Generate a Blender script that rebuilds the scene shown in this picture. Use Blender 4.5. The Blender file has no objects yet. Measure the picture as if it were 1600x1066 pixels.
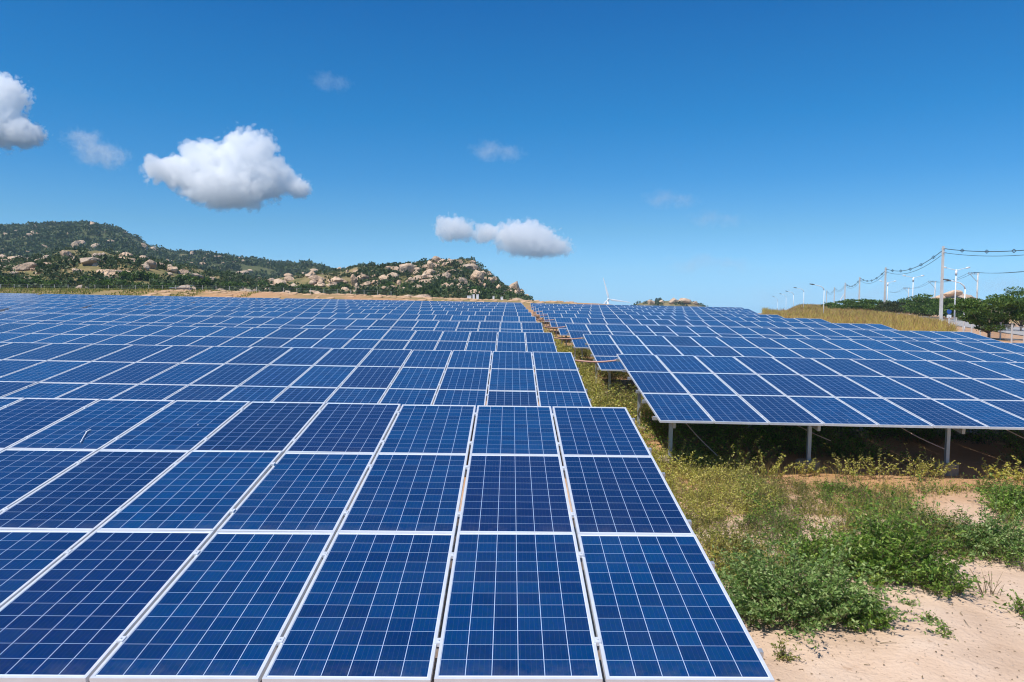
import bpy, math, random
import numpy as np
from mathutils import Vector, Matrix
from mathutils import noise as mnoise
R = math.radians
rng = np.random.default_rng(7)
random.seed(7)
scene = bpy.context.scene
col = scene.collection

# ------------------------------------------------------------------ camera
FPX, CX, CY, CZ = 1189.35, -1.595, -4.381, 2.225          # focal length in pixels of a 1600 wide picture
YAW, PITCH, ROLL = 0.0037, 0.0496, 0.0089
fw = Vector((math.sin(YAW)*math.cos(PITCH), math.cos(YAW)*math.cos(PITCH), -math.sin(PITCH)))
rt = Vector((math.cos(YAW), -math.sin(YAW), 0)); up = rt.cross(fw)
rt2 = rt*math.cos(ROLL)+up*math.sin(ROLL); up2 = up*math.cos(ROLL)-rt*math.sin(ROLL)
camd = bpy.data.cameras.new('camera'); cam = bpy.data.objects.new('camera', camd); col.objects.link(cam)
cam.matrix_world = Matrix(((rt2.x, up2.x, -fw.x, CX), (rt2.y, up2.y, -fw.y, CY), (rt2.z, up2.z, -fw.z, CZ), (0, 0, 0, 1)))
camd.sensor_width = 36; camd.lens = FPX/1600*36; camd.clip_start = .05; camd.clip_end = 30000
scene.camera = cam

# ------------------------------------------------------------------ sky, sun, exposure
SUN = Vector((-.40, -.36, .86)).normalized()
SUN_EL = math.asin(SUN.z); SUN_AZ = math.atan2(SUN.x, SUN.y)
world = bpy.data.worlds.new('World'); scene.world = world; world.use_nodes = True
wn = world.node_tree.nodes; wl = world.node_tree.links; wn.clear()
sky = wn.new('ShaderNodeTexSky'); sky.sky_type = 'NISHITA'; sky.sun_disc = False
sky.sun_elevation = SUN_EL; sky.sun_rotation = SUN_AZ
sky.altitude = 0; sky.air_density = 1.0; sky.dust_density = .1; sky.ozone_density = 4.0
# colour balance of the sky with height above the horizon (deep polarised blue up, pale at the horizon)
tc = wn.new('ShaderNodeTexCoord'); sep = wn.new('ShaderNodeSeparateXYZ'); wl.new(tc.outputs['Generated'], sep.inputs[0])
rmp = wn.new('ShaderNodeValToRGB'); el = rmp.color_ramp.elements
BAL = [(0.0, (0.377, 0.742, 1.411)), (0.045, (0.397, 0.742, 1.158)), (0.095, (0.319, 0.655, 0.916)), (0.159, (0.158, 0.585, 0.901)), (0.229, (0.06, 0.555, 0.886)), (0.295, (0.037, 0.53, 0.881)), (0.357, (0.017, 0.487, 0.873)), (0.55, (0.036, 0.495, 0.9)), (0.85, (0.228, 0.589, 0.9))]
while len(el) < len(BAL): el.new(.5)
for e_, (p_, c_) in zip(el, BAL): e_.position = p_; e_.color = tuple(v/1.3 for v in c_)+(1,)
mulc = wn.new('ShaderNodeMix'); mulc.data_type = 'RGBA'; mulc.blend_type = 'MULTIPLY'; mulc.inputs[0].default_value = 1
wl.new(sep.outputs[2], rmp.inputs[0]); wl.new(sky.outputs[0], mulc.inputs[6]); wl.new(rmp.outputs[0], mulc.inputs[7])
wbg = wn.new('ShaderNodeBackground'); wbg.inputs['Strength'].default_value = .107*1.3
wo = wn.new('ShaderNodeOutputWorld')
wl.new(mulc.outputs[2], wbg.inputs['Color']); wl.new(wbg.outputs[0], wo.inputs[0])
sl = bpy.data.lights.new('sun', 'SUN'); so = bpy.data.objects.new('sun', sl); col.objects.link(so)
sl.energy = 4.2; sl.angle = R(.53); sl.color = (1, .955, .88)
so.rotation_euler = SUN.to_track_quat('Z', 'Y').to_euler(); so.location = (-20, -20, 40)
scene.view_settings.view_transform = 'Standard'; scene.view_settings.look = 'None'
HAZE = .00016
scene.view_settings.gamma = 1; scene.view_settings.exposure = .3
DENOISE = True
cyc = scene.cycles
cyc.max_bounces = 42; cyc.diffuse_bounces = 3; cyc.glossy_bounces = 3; cyc.transmission_bounces = 4
cyc.transparent_max_bounces = 12; cyc.volume_bounces = 40; cyc.volume_max_steps = 256; cyc.use_denoising = DENOISE; cyc.filter_width = 1.15

# ------------------------------------------------------------------ helpers
def tag(o, label=None, cat=None, group=None, kind=None):
    if label: o['label'] = label
    if cat: o['category'] = cat
    if group: o['group'] = group
    if kind: o['kind'] = kind
    return o
def empty(name, loc=(0, 0, 0), rot=(0, 0, 0)):
    o = bpy.data.objects.new(name, None); col.objects.link(o); o.location = loc; o.rotation_euler = rot
    o.empty_display_size = .3
    return o
class MB:
    """collects verts / faces / uvs / material indices and links them as one mesh"""
    def __init__(s): s.v = []; s.f = []; s.n = 0; s.m = []; s.uv = []
    def add(s, v, f, m=0, uv=None):
        v = np.asarray(v, float).reshape(-1, 3); s.v.append(v)
        for q in f: s.f.append(tuple(int(i)+s.n for i in q))
        s.m += [m]*len(f) if np.isscalar(m) else list(m)
        for q in f: s.uv += ([uv[i] for i in q] if uv is not None else [(0, 0)]*len(q))
        s.n += len(v)
    def box(s, lo, hi, m=0, M=None):
        x0, y0, z0 = lo; x1, y1, z1 = hi
        v = np.array([(x0, y0, z0), (x1, y0, z0), (x1, y1, z0), (x0, y1, z0), (x0, y0, z1), (x1, y0, z1), (x1, y1, z1), (x0, y1, z1)], float)
        if M is not None: v = v@np.array(M.to_3x3()).T+np.array(M.translation)
        s.add(v, [(0, 3, 2, 1), (4, 5, 6, 7), (0, 1, 5, 4), (1, 2, 6, 5), (2, 3, 7, 6), (3, 0, 4, 7)], m)
    def tube(s, pts, rad, seg=6, m=0, caps=True):
        pts = [Vector(p) for p in pts]; rad = [rad]*len(pts) if np.isscalar(rad) else rad
        V = []
        for i, p in enumerate(pts):
            d = (pts[min(i+1, len(pts)-1)]-pts[max(i-1, 0)]).normalized()
            a = d.cross(Vector((0, 0, 1)))
            if a.length < 1e-3: a = Vector((1, 0, 0))
            a.normalize(); b = d.cross(a)
            for k in range(seg):
                t = 2*math.pi*k/seg; V.append(p+(a*math.cos(t)+b*math.sin(t))*rad[i])
        F = [(i*seg+k, i*seg+(k+1) % seg, (i+1)*seg+(k+1) % seg, (i+1)*seg+k) for i in range(len(pts)-1) for k in range(seg)]
        if caps: F += [tuple(range(seg))[::-1], tuple((len(pts)-1)*seg+k for k in range(seg))]
        s.add([tuple(v) for v in V], F, m)
    def build(s, name, mats, parent=None, smooth=False, uv=False):
        me = bpy.data.meshes.new(name)
        v = np.concatenate(s.v) if s.v else np.zeros((0, 3))
        me.from_pydata(v.tolist(), [], s.f)
        for m in (mats if isinstance(mats, (list, tuple)) else [mats]): me.materials.append(m)
        me.polygons.foreach_set('material_index', np.array(s.m, 'i'))
        if smooth: me.polygons.foreach_set('use_smooth', np.ones(len(s.f), 'i'))
        if uv:
            l = me.uv_layers.new(name='UVMap'); l.data.foreach_set('uv', np.array(s.uv, 'f').ravel())
        me.update()
        return link(name, me, parent)
def link(name, me, parent=None):
    o = bpy.data.objects.new(name, me); col.objects.link(o)
    if parent: o.parent = parent
    return o
def mesh_np(name, V, F, mats, smooth=False, parent=None, matidx=None):
    """fast mesh from numpy arrays: F is (n,k)"""
    me = bpy.data.meshes.new(name); F = np.asarray(F, 'i'); n, k = F.shape
    me.vertices.add(len(V)); me.vertices.foreach_set('co', np.asarray(V, 'f').ravel())
    me.loops.add(n*k); me.loops.foreach_set('vertex_index', F.ravel())
    me.polygons.add(n); me.polygons.foreach_set('loop_start', np.arange(0, n*k, k, dtype='i')); me.polygons.foreach_set('loop_total', np.full(n, k, 'i'))
    for m in (mats if isinstance(mats, (list, tuple)) else [mats]): me.materials.append(m)
    if matidx is not None: me.polygons.foreach_set('material_index', np.asarray(matidx, 'i'))
    if smooth: me.polygons.foreach_set('use_smooth', np.ones(n, 'i'))
    me.update(calc_edges=True); me.validate()
    return link(name, me, parent)

# ---- node material helpers
class NT:
    def __init__(s, name):
        s.mat = bpy.data.materials.new(name); s.mat.use_nodes = True; s.t = s.mat.node_tree; s.t.nodes.clear()
        s.out = s.new('ShaderNodeOutputMaterial')
    def new(s, typ, **kw):
        n = s.t.nodes.new(typ)
        for k, v in kw.items(): setattr(n, k, v)
        return n
    def set(s, sock, v):
        if hasattr(v, 'is_output'): s.t.links.new(v, sock)
        elif v is not None: sock.default_value = v
    def math(s, op, a, b=None, c=None, clamp=False):
        n = s.new('ShaderNodeMath', operation=op, use_clamp=clamp)
        for i, v in enumerate((a, b, c)): s.set(n.inputs[i], v)
        return n.outputs[0]
    def vmath(s, op, a, b=None, out=0):
        n = s.new('ShaderNodeVectorMath', operation=op); s.set(n.inputs[0], a)
        if b is not None: s.set(n.inputs[1], b)
        return n.outputs[out]
    def noise(s, vec, scale, detail=4, rough=.55, dist=0, out=0):
        n = s.new('ShaderNodeTexNoise'); s.set(n.inputs['Vector'], vec)
        n.inputs['Scale'].default_value = scale; n.inputs['Detail'].default_value = detail; n.inputs['Roughness'].default_value = rough
        n.inputs['Distortion'].default_value = dist
        return n.outputs[out]
    def ramp(s, fac, *stops):
        n = s.new('ShaderNodeValToRGB'); e = n.color_ramp.elements
        while len(e) < len(stops): e.new(.5)
        for el, (p, c) in zip(e, stops): el.position = p; el.color = (c if len(c) == 4 else (*c, 1)) if not np.isscalar(c) else (c, c, c, 1)
        s.set(n.inputs[0], fac); return n.outputs[0]
    def mix(s, fac, a, b, blend='MIX'):
        n = s.new('ShaderNodeMix', data_type='RGBA', blend_type=blend)
        s.set(n.inputs[0], fac)
        for i, v in ((6, a), (7, b)): s.set(n.inputs[i], (*v, 1) if isinstance(v, tuple) and len(v) == 3 else v)
        return n.outputs[2]
    def coord(s, which='Object'): return s.new('ShaderNodeTexCoord').outputs[which]
    def pos(s): return s.new('ShaderNodeNewGeometry').outputs['Position']
    def bsdf(s, color, rough=.6, metal=0, spec=.5, bump=None, bstr=.3, bdist=.02, **kw):
        n = s.new('ShaderNodeBsdfPrincipled')
        s.set(n.inputs['Base Color'], (*color, 1) if isinstance(color, tuple) and len(color) == 3 else color)
        s.set(n.inputs['Roughness'], rough); s.set(n.inputs['Metallic'], metal); s.set(n.inputs['Specular IOR Level'], spec)
        for k, v in kw.items(): s.set(n.inputs[k], v)
        if bump is not None:
            b = s.new('ShaderNodeBump'); b.inputs['Strength'].default_value = bstr; b.inputs['Distance'].default_value = bdist
            s.set(b.inputs['Height'], bump); s.set(n.inputs['Normal'], b.outputs[0])
        return n.outputs[0]
    def done(s, sh, vol=False): s.t.links.new(sh, s.out.inputs['Volume' if vol else 'Surface']); return s.mat

def simple(name, c, rough=.6, metal=0, var=.12, scale=6):
    n = NT(name); f = n.noise(n.pos(), scale, 4)
    a = tuple(x*(1-var) for x in c); b = tuple(min(1, x*(1+var)) for x in c)
    return n.done(n.bsdf(n.ramp(f, (.3, a), (.7, b)), rough, metal))

# ------------------------------------------------------------------ materials
def mat_glass():
    n = NT('solar_cells'); uv = n.coord('UV'); sp = n.new('ShaderNodeSeparateXYZ'); n.set(sp.inputs[0], uv)
    u, v = sp.outputs[0], sp.outputs[1]                      # cell units: 6 x 12 cells, each panel's block offset by (8, 16)
    lu = n.math('MODULO', u, 8.0); lv = n.math('MODULO', v, 16.0)
    fu = n.math('FRACT', u); fv = n.math('FRACT', v)
    eu = n.math('ABSOLUTE', n.math('SUBTRACT', fu, .5)); ev = n.math('ABSOLUTE', n.math('SUBTRACT', fv, .5))
    gap = n.math('MAXIMUM', n.math('GREATER_THAN', eu, .4865), n.math('GREATER_THAN', ev, .4905))
    inside = n.math('MULTIPLY', n.math('MULTIPLY', n.math('GREATER_THAN', lu, 1.0), n.math('LESS_THAN', lu, 7.0)),
                    n.math('MULTIPLY', n.math('GREATER_THAN', lv, 1.0), n.math('LESS_THAN', lv, 13.0)))
    bb = n.math('ABSOLUTE', n.math('SUBTRACT', n.math('FRACT', n.math('MULTIPLY', fu, 5.0)), .5))
    bus = n.math('MULTIPLY', n.math('LESS_THAN', bb, .03), .07)
    oi = n.new('ShaderNodeObjectInfo').outputs['Random']
    cid = n.vmath('FLOOR', uv); wn_ = n.new('ShaderNodeTexWhiteNoise', noise_dimensions='4D'); n.set(wn_.inputs['Vector'], cid); n.set(wn_.inputs['W'], oi)
    pid = n.vmath('FLOOR', n.vmath('DIVIDE', uv, (8, 16, 1))); wp = n.new('ShaderNodeTexWhiteNoise', noise_dimensions='4D'); n.set(wp.inputs['Vector'], pid); n.set(wp.inputs['W'], n.math('MULTIPLY', oi, 7.3))
    grain = n.new('ShaderNodeTexVoronoi'); n.set(grain.inputs['Vector'], n.vmath('ADD', n.vmath('MULTIPLY', uv, (1, .5, 1)), n.vmath('MULTIPLY', wn_.outputs['Color'], (9, 9, 9)))); grain.inputs['Scale'].default_value = 9
    base = n.ramp(wp.outputs['Value'], (0, (.0008, .014, .072)), (.2, (.0005, .028, .115)), (.5, (.0003, .043, .150)), (.75, (.0004, .034, .13)), (.88, (.0008, .022, .102)), (1, (.003, .017, .086)))
    cell = n.mix(n.ramp(wn_.outputs['Value'], (.05, .5), (.85, 0.0)), base, (.0006, .010, .065))
    cell = n.mix(.08, cell, n.mix(1, cell, grain.outputs['Color'], 'OVERLAY'))
    cell = n.mix(bus, cell, (.32, .38, .45))
    w2 = n.new('ShaderNodeTexWhiteNoise', noise_dimensions='4D'); n.set(w2.inputs['Vector'], cid); n.set(w2.inputs['W'], n.math('ADD', oi, 3.7))
    dot = n.math('MULTIPLY', n.math('GREATER_THAN', w2.outputs['Value'], .998), n.math('LESS_THAN', n.math('ADD', n.math('POWER', n.math('SUBTRACT', fu, .3), 2.0), n.math('POWER', n.math('SUBTRACT', fv, .65), 2.0)), .004))
    cell = n.mix(dot, cell, (.7, .7, .68))
    c = n.mix(gap, cell, (.42, .52, .72))
    c = n.mix(n.math('SUBTRACT', 1.0, inside), c, (.74, .77, .8))
    dust = n.noise(n.pos(), 1.3, 5, .65)
    c = n.mix(n.ramp(dust, (.45, 0.0), (.8, .02)), c, (.45, .41, .36))
    edge = n.math('MULTIPLY', n.math('MULTIPLY', n.ramp(lv, (.0, 1.0), (1.0, 1.0)), n.ramp(n.math('DIVIDE', lv, 14.0), (.07, 1.0), (.14, 0.0))), n.ramp(n.noise(n.vmath('ADD', uv, wp.outputs['Color']), .9, 5, .7), (.4, 0.0), (.75, .13)))
    c = n.mix(edge, c, (.42, .38, .32))
    rough = n.ramp(dust, (.35, .06), (.75, .16))
    return n.done(n.bsdf(c, rough, 0, .38, **{'Sheen Weight': .10, 'Sheen Roughness': .45, 'Sheen Tint': (.75, .85, 1, 1)}))
M_GLASS = mat_glass()
def mat_alu(name, c, rough, metal):
    n = NT(name); f = n.noise(n.coord('Object'), 9, 5)
    return n.done(n.bsdf(n.ramp(f, (.3, tuple(x*.9 for x in c)), (.75, c)), n.ramp(f, (.3, rough-.06), (.7, rough+.08)), metal))
M_FRAME = mat_alu('anodised_frame', (.74, .765, .80), .4, .25)
M_BACK = simple('backsheet', (.62, .62, .6), .6)
M_STEEL = mat_alu('galvanised_steel', (.50, .53, .56), .45, .55)
M_CONC = simple('concrete', (.36, .28, .20), .9, 0, .22, 7)
M_HOSE = simple('conduit_orange', (.76, .42, .30), .6)
M_CABLE = simple('cable_pale', (.74, .56, .48), .6)
M_POLE = simple('pole_concrete', (.60, .58, .55), .85, 0, .12, 1.2)
M_WHITE = simple('white_paint', (.78, .79, .8), .5, 0, .06)
M_DARK = simple('lamp_dark', (.10, .11, .12), .5)
M_WIRE = simple('cable_black', (.035, .05, .07), .5)
M_TURB = simple('turbine_white', (.86, .87, .88), .35, 0, .03, .1)
M_BARK = simple('bark', (.16, .12, .085), .9, 0, .3, 5)

def mat_leaf(name, cols, trans=.35, rough=.55, big=.6, lo=(.68, .7, .66), hi=(1.2, 1.16, 1.1)):
    n = NT(name); g = n.new('ShaderNodeNewGeometry'); f = g.outputs['Random Per Island']
    k = len(cols); c = n.ramp(f, *[(i/(k-1), cols[i]) for i in range(k)])
    nz = n.noise(g.outputs['Position'], big, 3)
    c = n.mix(1, c, n.ramp(nz, (.3, lo), (.7, hi)), 'MULTIPLY')
    a = n.bsdf(c, rough, 0, .35); tr = n.new('ShaderNodeBsdfTranslucent'); n.set(tr.inputs[0], n.mix(1, c, (1.1, 1.15, .6), 'MULTIPLY'))
    mx = n.new('ShaderNodeMixShader'); mx.inputs[0].default_value = trans; n.set(mx.inputs[1], a); n.set(mx.inputs[2], tr.outputs[0])
    return n.done(mx.outputs[0])
L_GREEN = mat_leaf('leaf_dark_green', [(.05, .115, .012), (.11, .22, .03), (.21, .34, .055), (.38, .48, .11)])
L_GREY = mat_leaf('leaf_grey_green', [(.07, .145, .03), (.15, .27, .065), (.28, .40, .13), (.44, .54, .24)])
L_OLIVE = mat_leaf('leaf_olive', [(.10, .14, .025), (.21, .25, .05), (.38, .37, .10), (.46, .35, .15)])
L_YELLOW = mat_leaf('leaf_yellow_green', [(.30, .34, .05), (.48, .47, .09), (.64, .58, .16), (.74, .62, .26)])
L_DRY = mat_leaf('grass_dry', [(.46, .34, .08), (.62, .46, .13), (.72, .56, .2), (.48, .46, .10), (.55, .34, .15)], .3, .7, .11, (.70, .82, .62), (1.12, 1.02, 1.0))
L_TREE = mat_leaf('leaf_tree', [(.03, .07, .014), (.06, .125, .022), (.11, .19, .032), (.18, .26, .05)], .28, .5, .5)
L_TREE2 = mat_leaf('leaf_tree_brown', [(.035, .05, .018), (.055, .07, .024), (.08, .085, .03), (.06, .1, .03)], .25, .5, .5)
L_SCRUB = mat_leaf('leaf_scrub', [(.028, .055, .018), (.045, .08, .022), (.07, .11, .03), (.11, .14, .045)], .2, .6, .06)
M_STEM = simple('dry_stem', (.2, .15, .08), .8)

def mat_ground():
    n = NT('sandy_soil'); p = n.pos()
    big = n.noise(p, .12, 5); mid = n.noise(p, 1.1, 6, .6); fine = n.noise(p, 18, 4, .6)
    c = n.ramp(mid, (.25, (.50, .345, .235)), (.5, (.63, .455, .325)), (.75, (.71, .545, .415)))
    c = n.mix(n.ramp(big, (.48, 0.0), (.66, .55)), c, (.50, .27, .13))
    c = n.mix(n.ramp(n.noise(p, 5, 5, .7), (.62, 0.0), (.72, .5)), c, (.34, .2, .12))
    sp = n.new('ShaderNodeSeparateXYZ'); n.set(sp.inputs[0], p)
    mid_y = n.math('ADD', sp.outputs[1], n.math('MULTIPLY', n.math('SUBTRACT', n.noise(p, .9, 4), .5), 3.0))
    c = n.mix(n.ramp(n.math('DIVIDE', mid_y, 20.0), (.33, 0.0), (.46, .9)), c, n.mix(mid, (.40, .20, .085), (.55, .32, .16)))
    far = n.math('MULTIPLY', n.math('GREATER_THAN', sp.outputs[1], 108.0), n.ramp(n.noise(p, .08, 6, .6), (.40, 0.0), (.55, .8)))
    c = n.mix(far, c, (.24, .20, .075))
    dist = n.vmath('LENGTH', p, None, 1)
    c = n.mix(n.ramp(n.math('DIVIDE', dist, 1000.0), (.2, 0.0), (.36, .95)), c, (.24, .235, .20))
    vo = n.new('ShaderNodeTexVoronoi'); n.set(vo.inputs['Vector'], p); vo.inputs['Scale'].default_value = 26
    peb = n.ramp(vo.outputs['Distance'], (.08, 1.0), (.22, 0.0))
    c = n.mix(n.math('MULTIPLY', peb, n.ramp(n.noise(p, 2.2, 2), (.5, 0.0), (.65, .5))), c, (.33, .22, .15))
    h = n.math('ADD', n.math('MULTIPLY', mid, 1.3), n.math('ADD', n.math('MULTIPLY', fine, .35), n.math('MULTIPLY', peb, .12)))
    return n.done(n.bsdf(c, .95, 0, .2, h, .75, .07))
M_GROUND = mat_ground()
def mat_hill():
    n = NT('hill_soil'); p = n.pos(); a = n.noise(p, .035, 6, .65); b = n.noise(p, .22, 5, .6)
    c = n.ramp(b, (.3, (.36, .25, .13)), (.5, (.24, .19, .085)), (.7, (.13, .13, .045)))
    c = n.mix(n.ramp(a, (.48, 0.0), (.66, .6)), c, (.11, .12, .045))
    return n.done(n.bsdf(c, .95, 0, .1, b, .6, 1.5))
M_HILL = mat_hill()
def mat_hill_far():
    n = NT('hill_soil_far'); p = n.pos(); b = n.noise(p, .05, 7, .7)
    return n.done(n.bsdf(n.ramp(b, (.35, (.07, .085, .035)), (.55, (.11, .12, .05)), (.72, (.22, .18, .10))), .95, 0, .1, b, .6, 3))
M_HILLFAR = mat_hill_far()
def mat_rock():
    n = NT('granite'); p = n.pos(); a = n.noise(p, .16, 6, .62); b = n.noise(p, .9, 5, .6)
    oi = n.new('ShaderNodeObjectInfo').outputs['Random']
    c = n.ramp(a, (.3, (.46, .31, .20)), (.5, (.70, .52, .36)), (.7, (.80, .64, .48)))
    c = n.mix(n.ramp(b, (.55, 0.0), (.78, .5)), c, (.28, .23, .18))
    c = n.mix(1, c, n.ramp(oi, (0, (.75, .75, .77)), (1, (1.1, 1.02, .95))), 'MULTIPLY')
    return n.done(n.bsdf(c, .9, 0, .2, n.math('ADD', a, n.math('MULTIPLY', b, .5)), 1.0, 2.2))
M_ROCK = mat_rock()

# ------------------------------------------------------------------ ground shape and picking
SX, SXR, SY, ROWP = -.0095, -.0115, .0162, 9.146
CLR = 1.05
def sst(a, b, x): t = np.clip((x-a)/(b-a), 0, 1); return t*t*(3-2*t)
PXR = [-600, 0, 325, 575, 700, 830, 940, 985, 1100, 1180, 1240]
ZR = [3.7, 3.75, 3.85, 3.3, 2.9, 2.65, 2.3, 1.95, 1.0, .9, .9]
def G(x, y, bumps=True):
    x = np.asarray(x, float); y = np.asarray(y, float)
    xc = np.clip(x, -90, 120); yc = np.clip(y, -30, 400)
    pl = -CLR+SY*yc+np.where(xc < 0, SX*xc, SXR*xc-.0425*sst(0, 1.2, xc))
    d = np.maximum(y-CY, 1.0); px = 800+FPX*(x-CX)/d
    zr = np.interp(px, PXR, ZR)
    wr = 1-sst(1180, 1250, px)                                  # ridge part versus the right hand plain
    z = pl+(zr-pl)*sst(103, 127, d)*wr
    wc = sst(800, 860, px)*(1-sst(1190, 1260, px))
    z = z-wc*np.clip(d-131, 0, 1500)*.06
    z = z-(1-wr)*np.clip(d-330, 0, 1500)*.05
    z = z-np.clip(d-1800, 0, 4000)*.03*sst(1000, 3000, d)
    z = np.where(d > 2500, np.minimum(z, -60), z)
    if bumps:
        near = 1-sst(60, 110, np.hypot(x-CX, y-CY))
        z = z+near*(.045*np.sin(x*1.7+.6*np.sin(y*1.1))*np.sin(y*1.35+.8*np.sin(x*.9))+.02*np.sin(3.7*x+2.1*y)*np.sin(4.3*y-1.3*x))
    return z
def gz(x, y): return float(G(np.array([x]), np.array([y]))[0])
def ray(px, py):
    a = (px-800)/FPX; b = (533-py)/FPX
    v = fw+rt2*a+up2*b
    return v/v.dot(Vector((0, 1, 0)))                            # per metre along +Y
def on_ground(px, py, dmax=400):
    v = ray(px, py); d = 1.5; C = Vector((CX, CY, CZ))
    while d < dmax:
        q = C+v*d
        if q.z < gz(q.x, q.y): break
        d *= 1.004
    return C+v*d
def at(px, py, d): return Vector((CX, CY, CZ))+ray(px, py)*d
def foot(px, d): q = at(px, 480, d); return Vector((q.x, q.y, gz(q.x, q.y)))

# ground sheet: polar grid round the camera, fine near and coarse far
rad = np.concatenate([[0.0], np.geomspace(.6, 2600, 300)]); NA = 520
th = np.linspace(0, 2*np.pi, NA, endpoint=False)
# more spokes inside the view
th = np.sort(np.concatenate([np.linspace(-.75, .75, 380), np.linspace(.75, 2*np.pi-.75, 140, endpoint=False)[1:]])); NA = len(th)
X = CX+np.outer(rad[1:], np.sin(th)); Y = CY+np.outer(rad[1:], np.cos(th)); Z = G(X, Y)
V = np.concatenate([[[CX, CY, gz(CX, CY)]], np.stack([X, Y, Z], -1).reshape(-1, 3)])
nr = len(rad)-1; i, j = np.meshgrid(np.arange(nr-1), np.arange(NA), indexing='ij'); j2 = (j+1) % NA
F = np.stack([1+i*NA+j, 1+(i+1)*NA+j, 1+(i+1)*NA+j2, 1+i*NA+j2], -1).reshape(-1, 4)
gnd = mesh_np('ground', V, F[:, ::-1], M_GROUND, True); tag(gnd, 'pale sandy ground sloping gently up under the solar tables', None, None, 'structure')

# ------------------------------------------------------------------ solar tables
PW, PL, TILT = 1.0155, 1.976, .1414
GW, GL = .0225, .005
def panel_arrays(ox=0.0, oy=0.0, bi=0, bj=0):
    """glass, backsheet and frame of one panel with its lower left corner at the origin; returns MB content pieces"""
    a, b = PW-GW, PL-GL
    return ox+GW/2, oy+GL/2, a, b
LIP = .020
def add_glass(mb, ox, oy, bi=0, bj=0, mg=0, mback=1):
    x0, y0, a, b = panel_arrays(ox, oy); e = LIP*.8
    cw = .1582; u0 = bi*8+1-((a/2-3*cw)-e)/cw; u1 = bi*8+7+((a/2-3*cw)-e)/cw
    v0 = bj*16+1-((b/2-6*cw)-e)/cw; v1 = bj*16+13+((b/2-6*cw)-e)/cw
    q = [(x0+e, y0+e, -.004), (x0+a-e, y0+e, -.004), (x0+a-e, y0+b-e, -.004), (x0+e, y0+b-e, -.004)]
    mb.add(q, [(0, 1, 2, 3)], mg, [(u0, v0), (u1, v0), (u1, v1), (u0, v1)])
    q2 = [(x, y, -.010) for x, y, z in q]; mb.add(q2, [(3, 2, 1, 0)], mback)
def add_frame(mb, ox, oy, m=0, clamps=True, h=.042):
    x0, y0, a, b = panel_arrays(ox, oy); w = LIP
    mb.box((x0, y0, -h), (x0+a, y0+w, 0), m); mb.box((x0, y0+b-w, -h), (x0+a, y0+b, 0), m)
    mb.box((x0, y0+w, -h), (x0+w, y0+b-w, -.0005), m); mb.box((x0+a-w, y0+w, -h), (x0+a, y0+b-w, -.0005), m)
    if clamps:
        for t in (.2, .8):
            mb.box((x0+a-.012, y0+b*t-.03, -.02), (x0+a+GW+.012, y0+b*t+.03, .006), m)
            mb.box((x0+a+GW/2-.006, y0+b*t-.006, .006), (x0+a+GW/2+.006, y0+b*t+.006, .013), m)
g_ = MB(); add_glass(g_, 0, 0); PANEL_ME = g_.build('solar_panel', [M_GLASS, M_BACK], uv=True)
e_ = MB(); add_frame(e_, 0, 0, clamps=False); EDGE_ME = e_.build('panel_frame', [M_FRAME]); edge_mesh = EDGE_ME.data; bpy.data.objects.remove(EDGE_ME)
f_ = MB(); add_frame(f_, 0, 0); FRAME_ME = f_.build('panel_frame', [M_FRAME])
panel_mesh, frame_mesh = PANEL_ME.data, FRAME_ME.data
for o in (PANEL_ME, FRAME_ME): bpy.data.objects.remove(o)

DOWN = Vector((0, -math.sin(TILT), -math.cos(TILT)))
def support(mb, n, xs, sgn, front=True, footing=True, skip_front=()):
    """purlins, rafters, posts and braces under a table of n columns; local X runs sgn*"""
    x0, x1 = (0, n*PW) if sgn > 0 else (-n*PW, 0)
    for j in range(3):
        for t in (.2, .8):
            y = (j+t)*PL
            mb.box((x0-.05, y-.022, -.108), (x1+.05, y+.022, -.0425))
            mb.box((x0-.05, y+.0221, -.108), (x1+.05, y+.05, -.1))
    for k, x in enumerate(xs):
        mb.box((x-.03, .22, -.212), (x+.03, 5.70, -.1085))
        for (yy, L_) in ((.86, .80), (4.55, 1.37)):
            if yy < 1 and k in skip_front: continue
            post(mb, x, yy, L_, footing)
        a = Vector((x+.045, 4.50, -.16))+DOWN*1.0; b = Vector((x+.045, 3.1, -.18)); mb.tube([a, b], .028, 4)
def post(mb, x, yy, L_, footing=True):
    top = Vector((x+.062, yy, -.15)); bot = top+DOWN*(L_+.25)
    M = Matrix((Vector((1, 0, 0)), Vector((0, math.cos(TILT), -math.sin(TILT))), -DOWN)).transposed().to_4x4(); M.translation = top
    w, d, t = .045, .035, .008                                    # an open C section
    mb.box((-w/2, -d, -(L_+.3)), (-w/2+t, d, .06), 0, M); mb.box((-w/2+t+.0005, -d, -(L_+.3)), (w, -d+t, .06), 0, M); mb.box((-w/2+t+.0005, d-t, -(L_+.3)), (w, d, .06), 0, M)
    if footing:
        c = top+DOWN*(L_-.02); footing_ring(mb, c, 1)
def footing_ring(mb, c, m):
    V = []; n = 14; Ux = Vector((1, 0, 0)); Uy = Vector((0, math.cos(TILT), -math.sin(TILT)))
    for r_, h in ((.235, .5), (.225, 0), (.20, -.03)):
        for k in range(n):
            a = 2*math.pi*k/n; V.append(c+(Ux*math.cos(a)+Uy*math.sin(a))*r_+DOWN*h)
    F = [(i*n+k, i*n+(k+1) % n, (i+1)*n+(k+1) % n, (i+1)*n+k) for i in range(2) for k in range(n)]+[tuple(2*n+k for k in range(n))]
    mb.add([tuple(v) for v in V], F, m)

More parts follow.
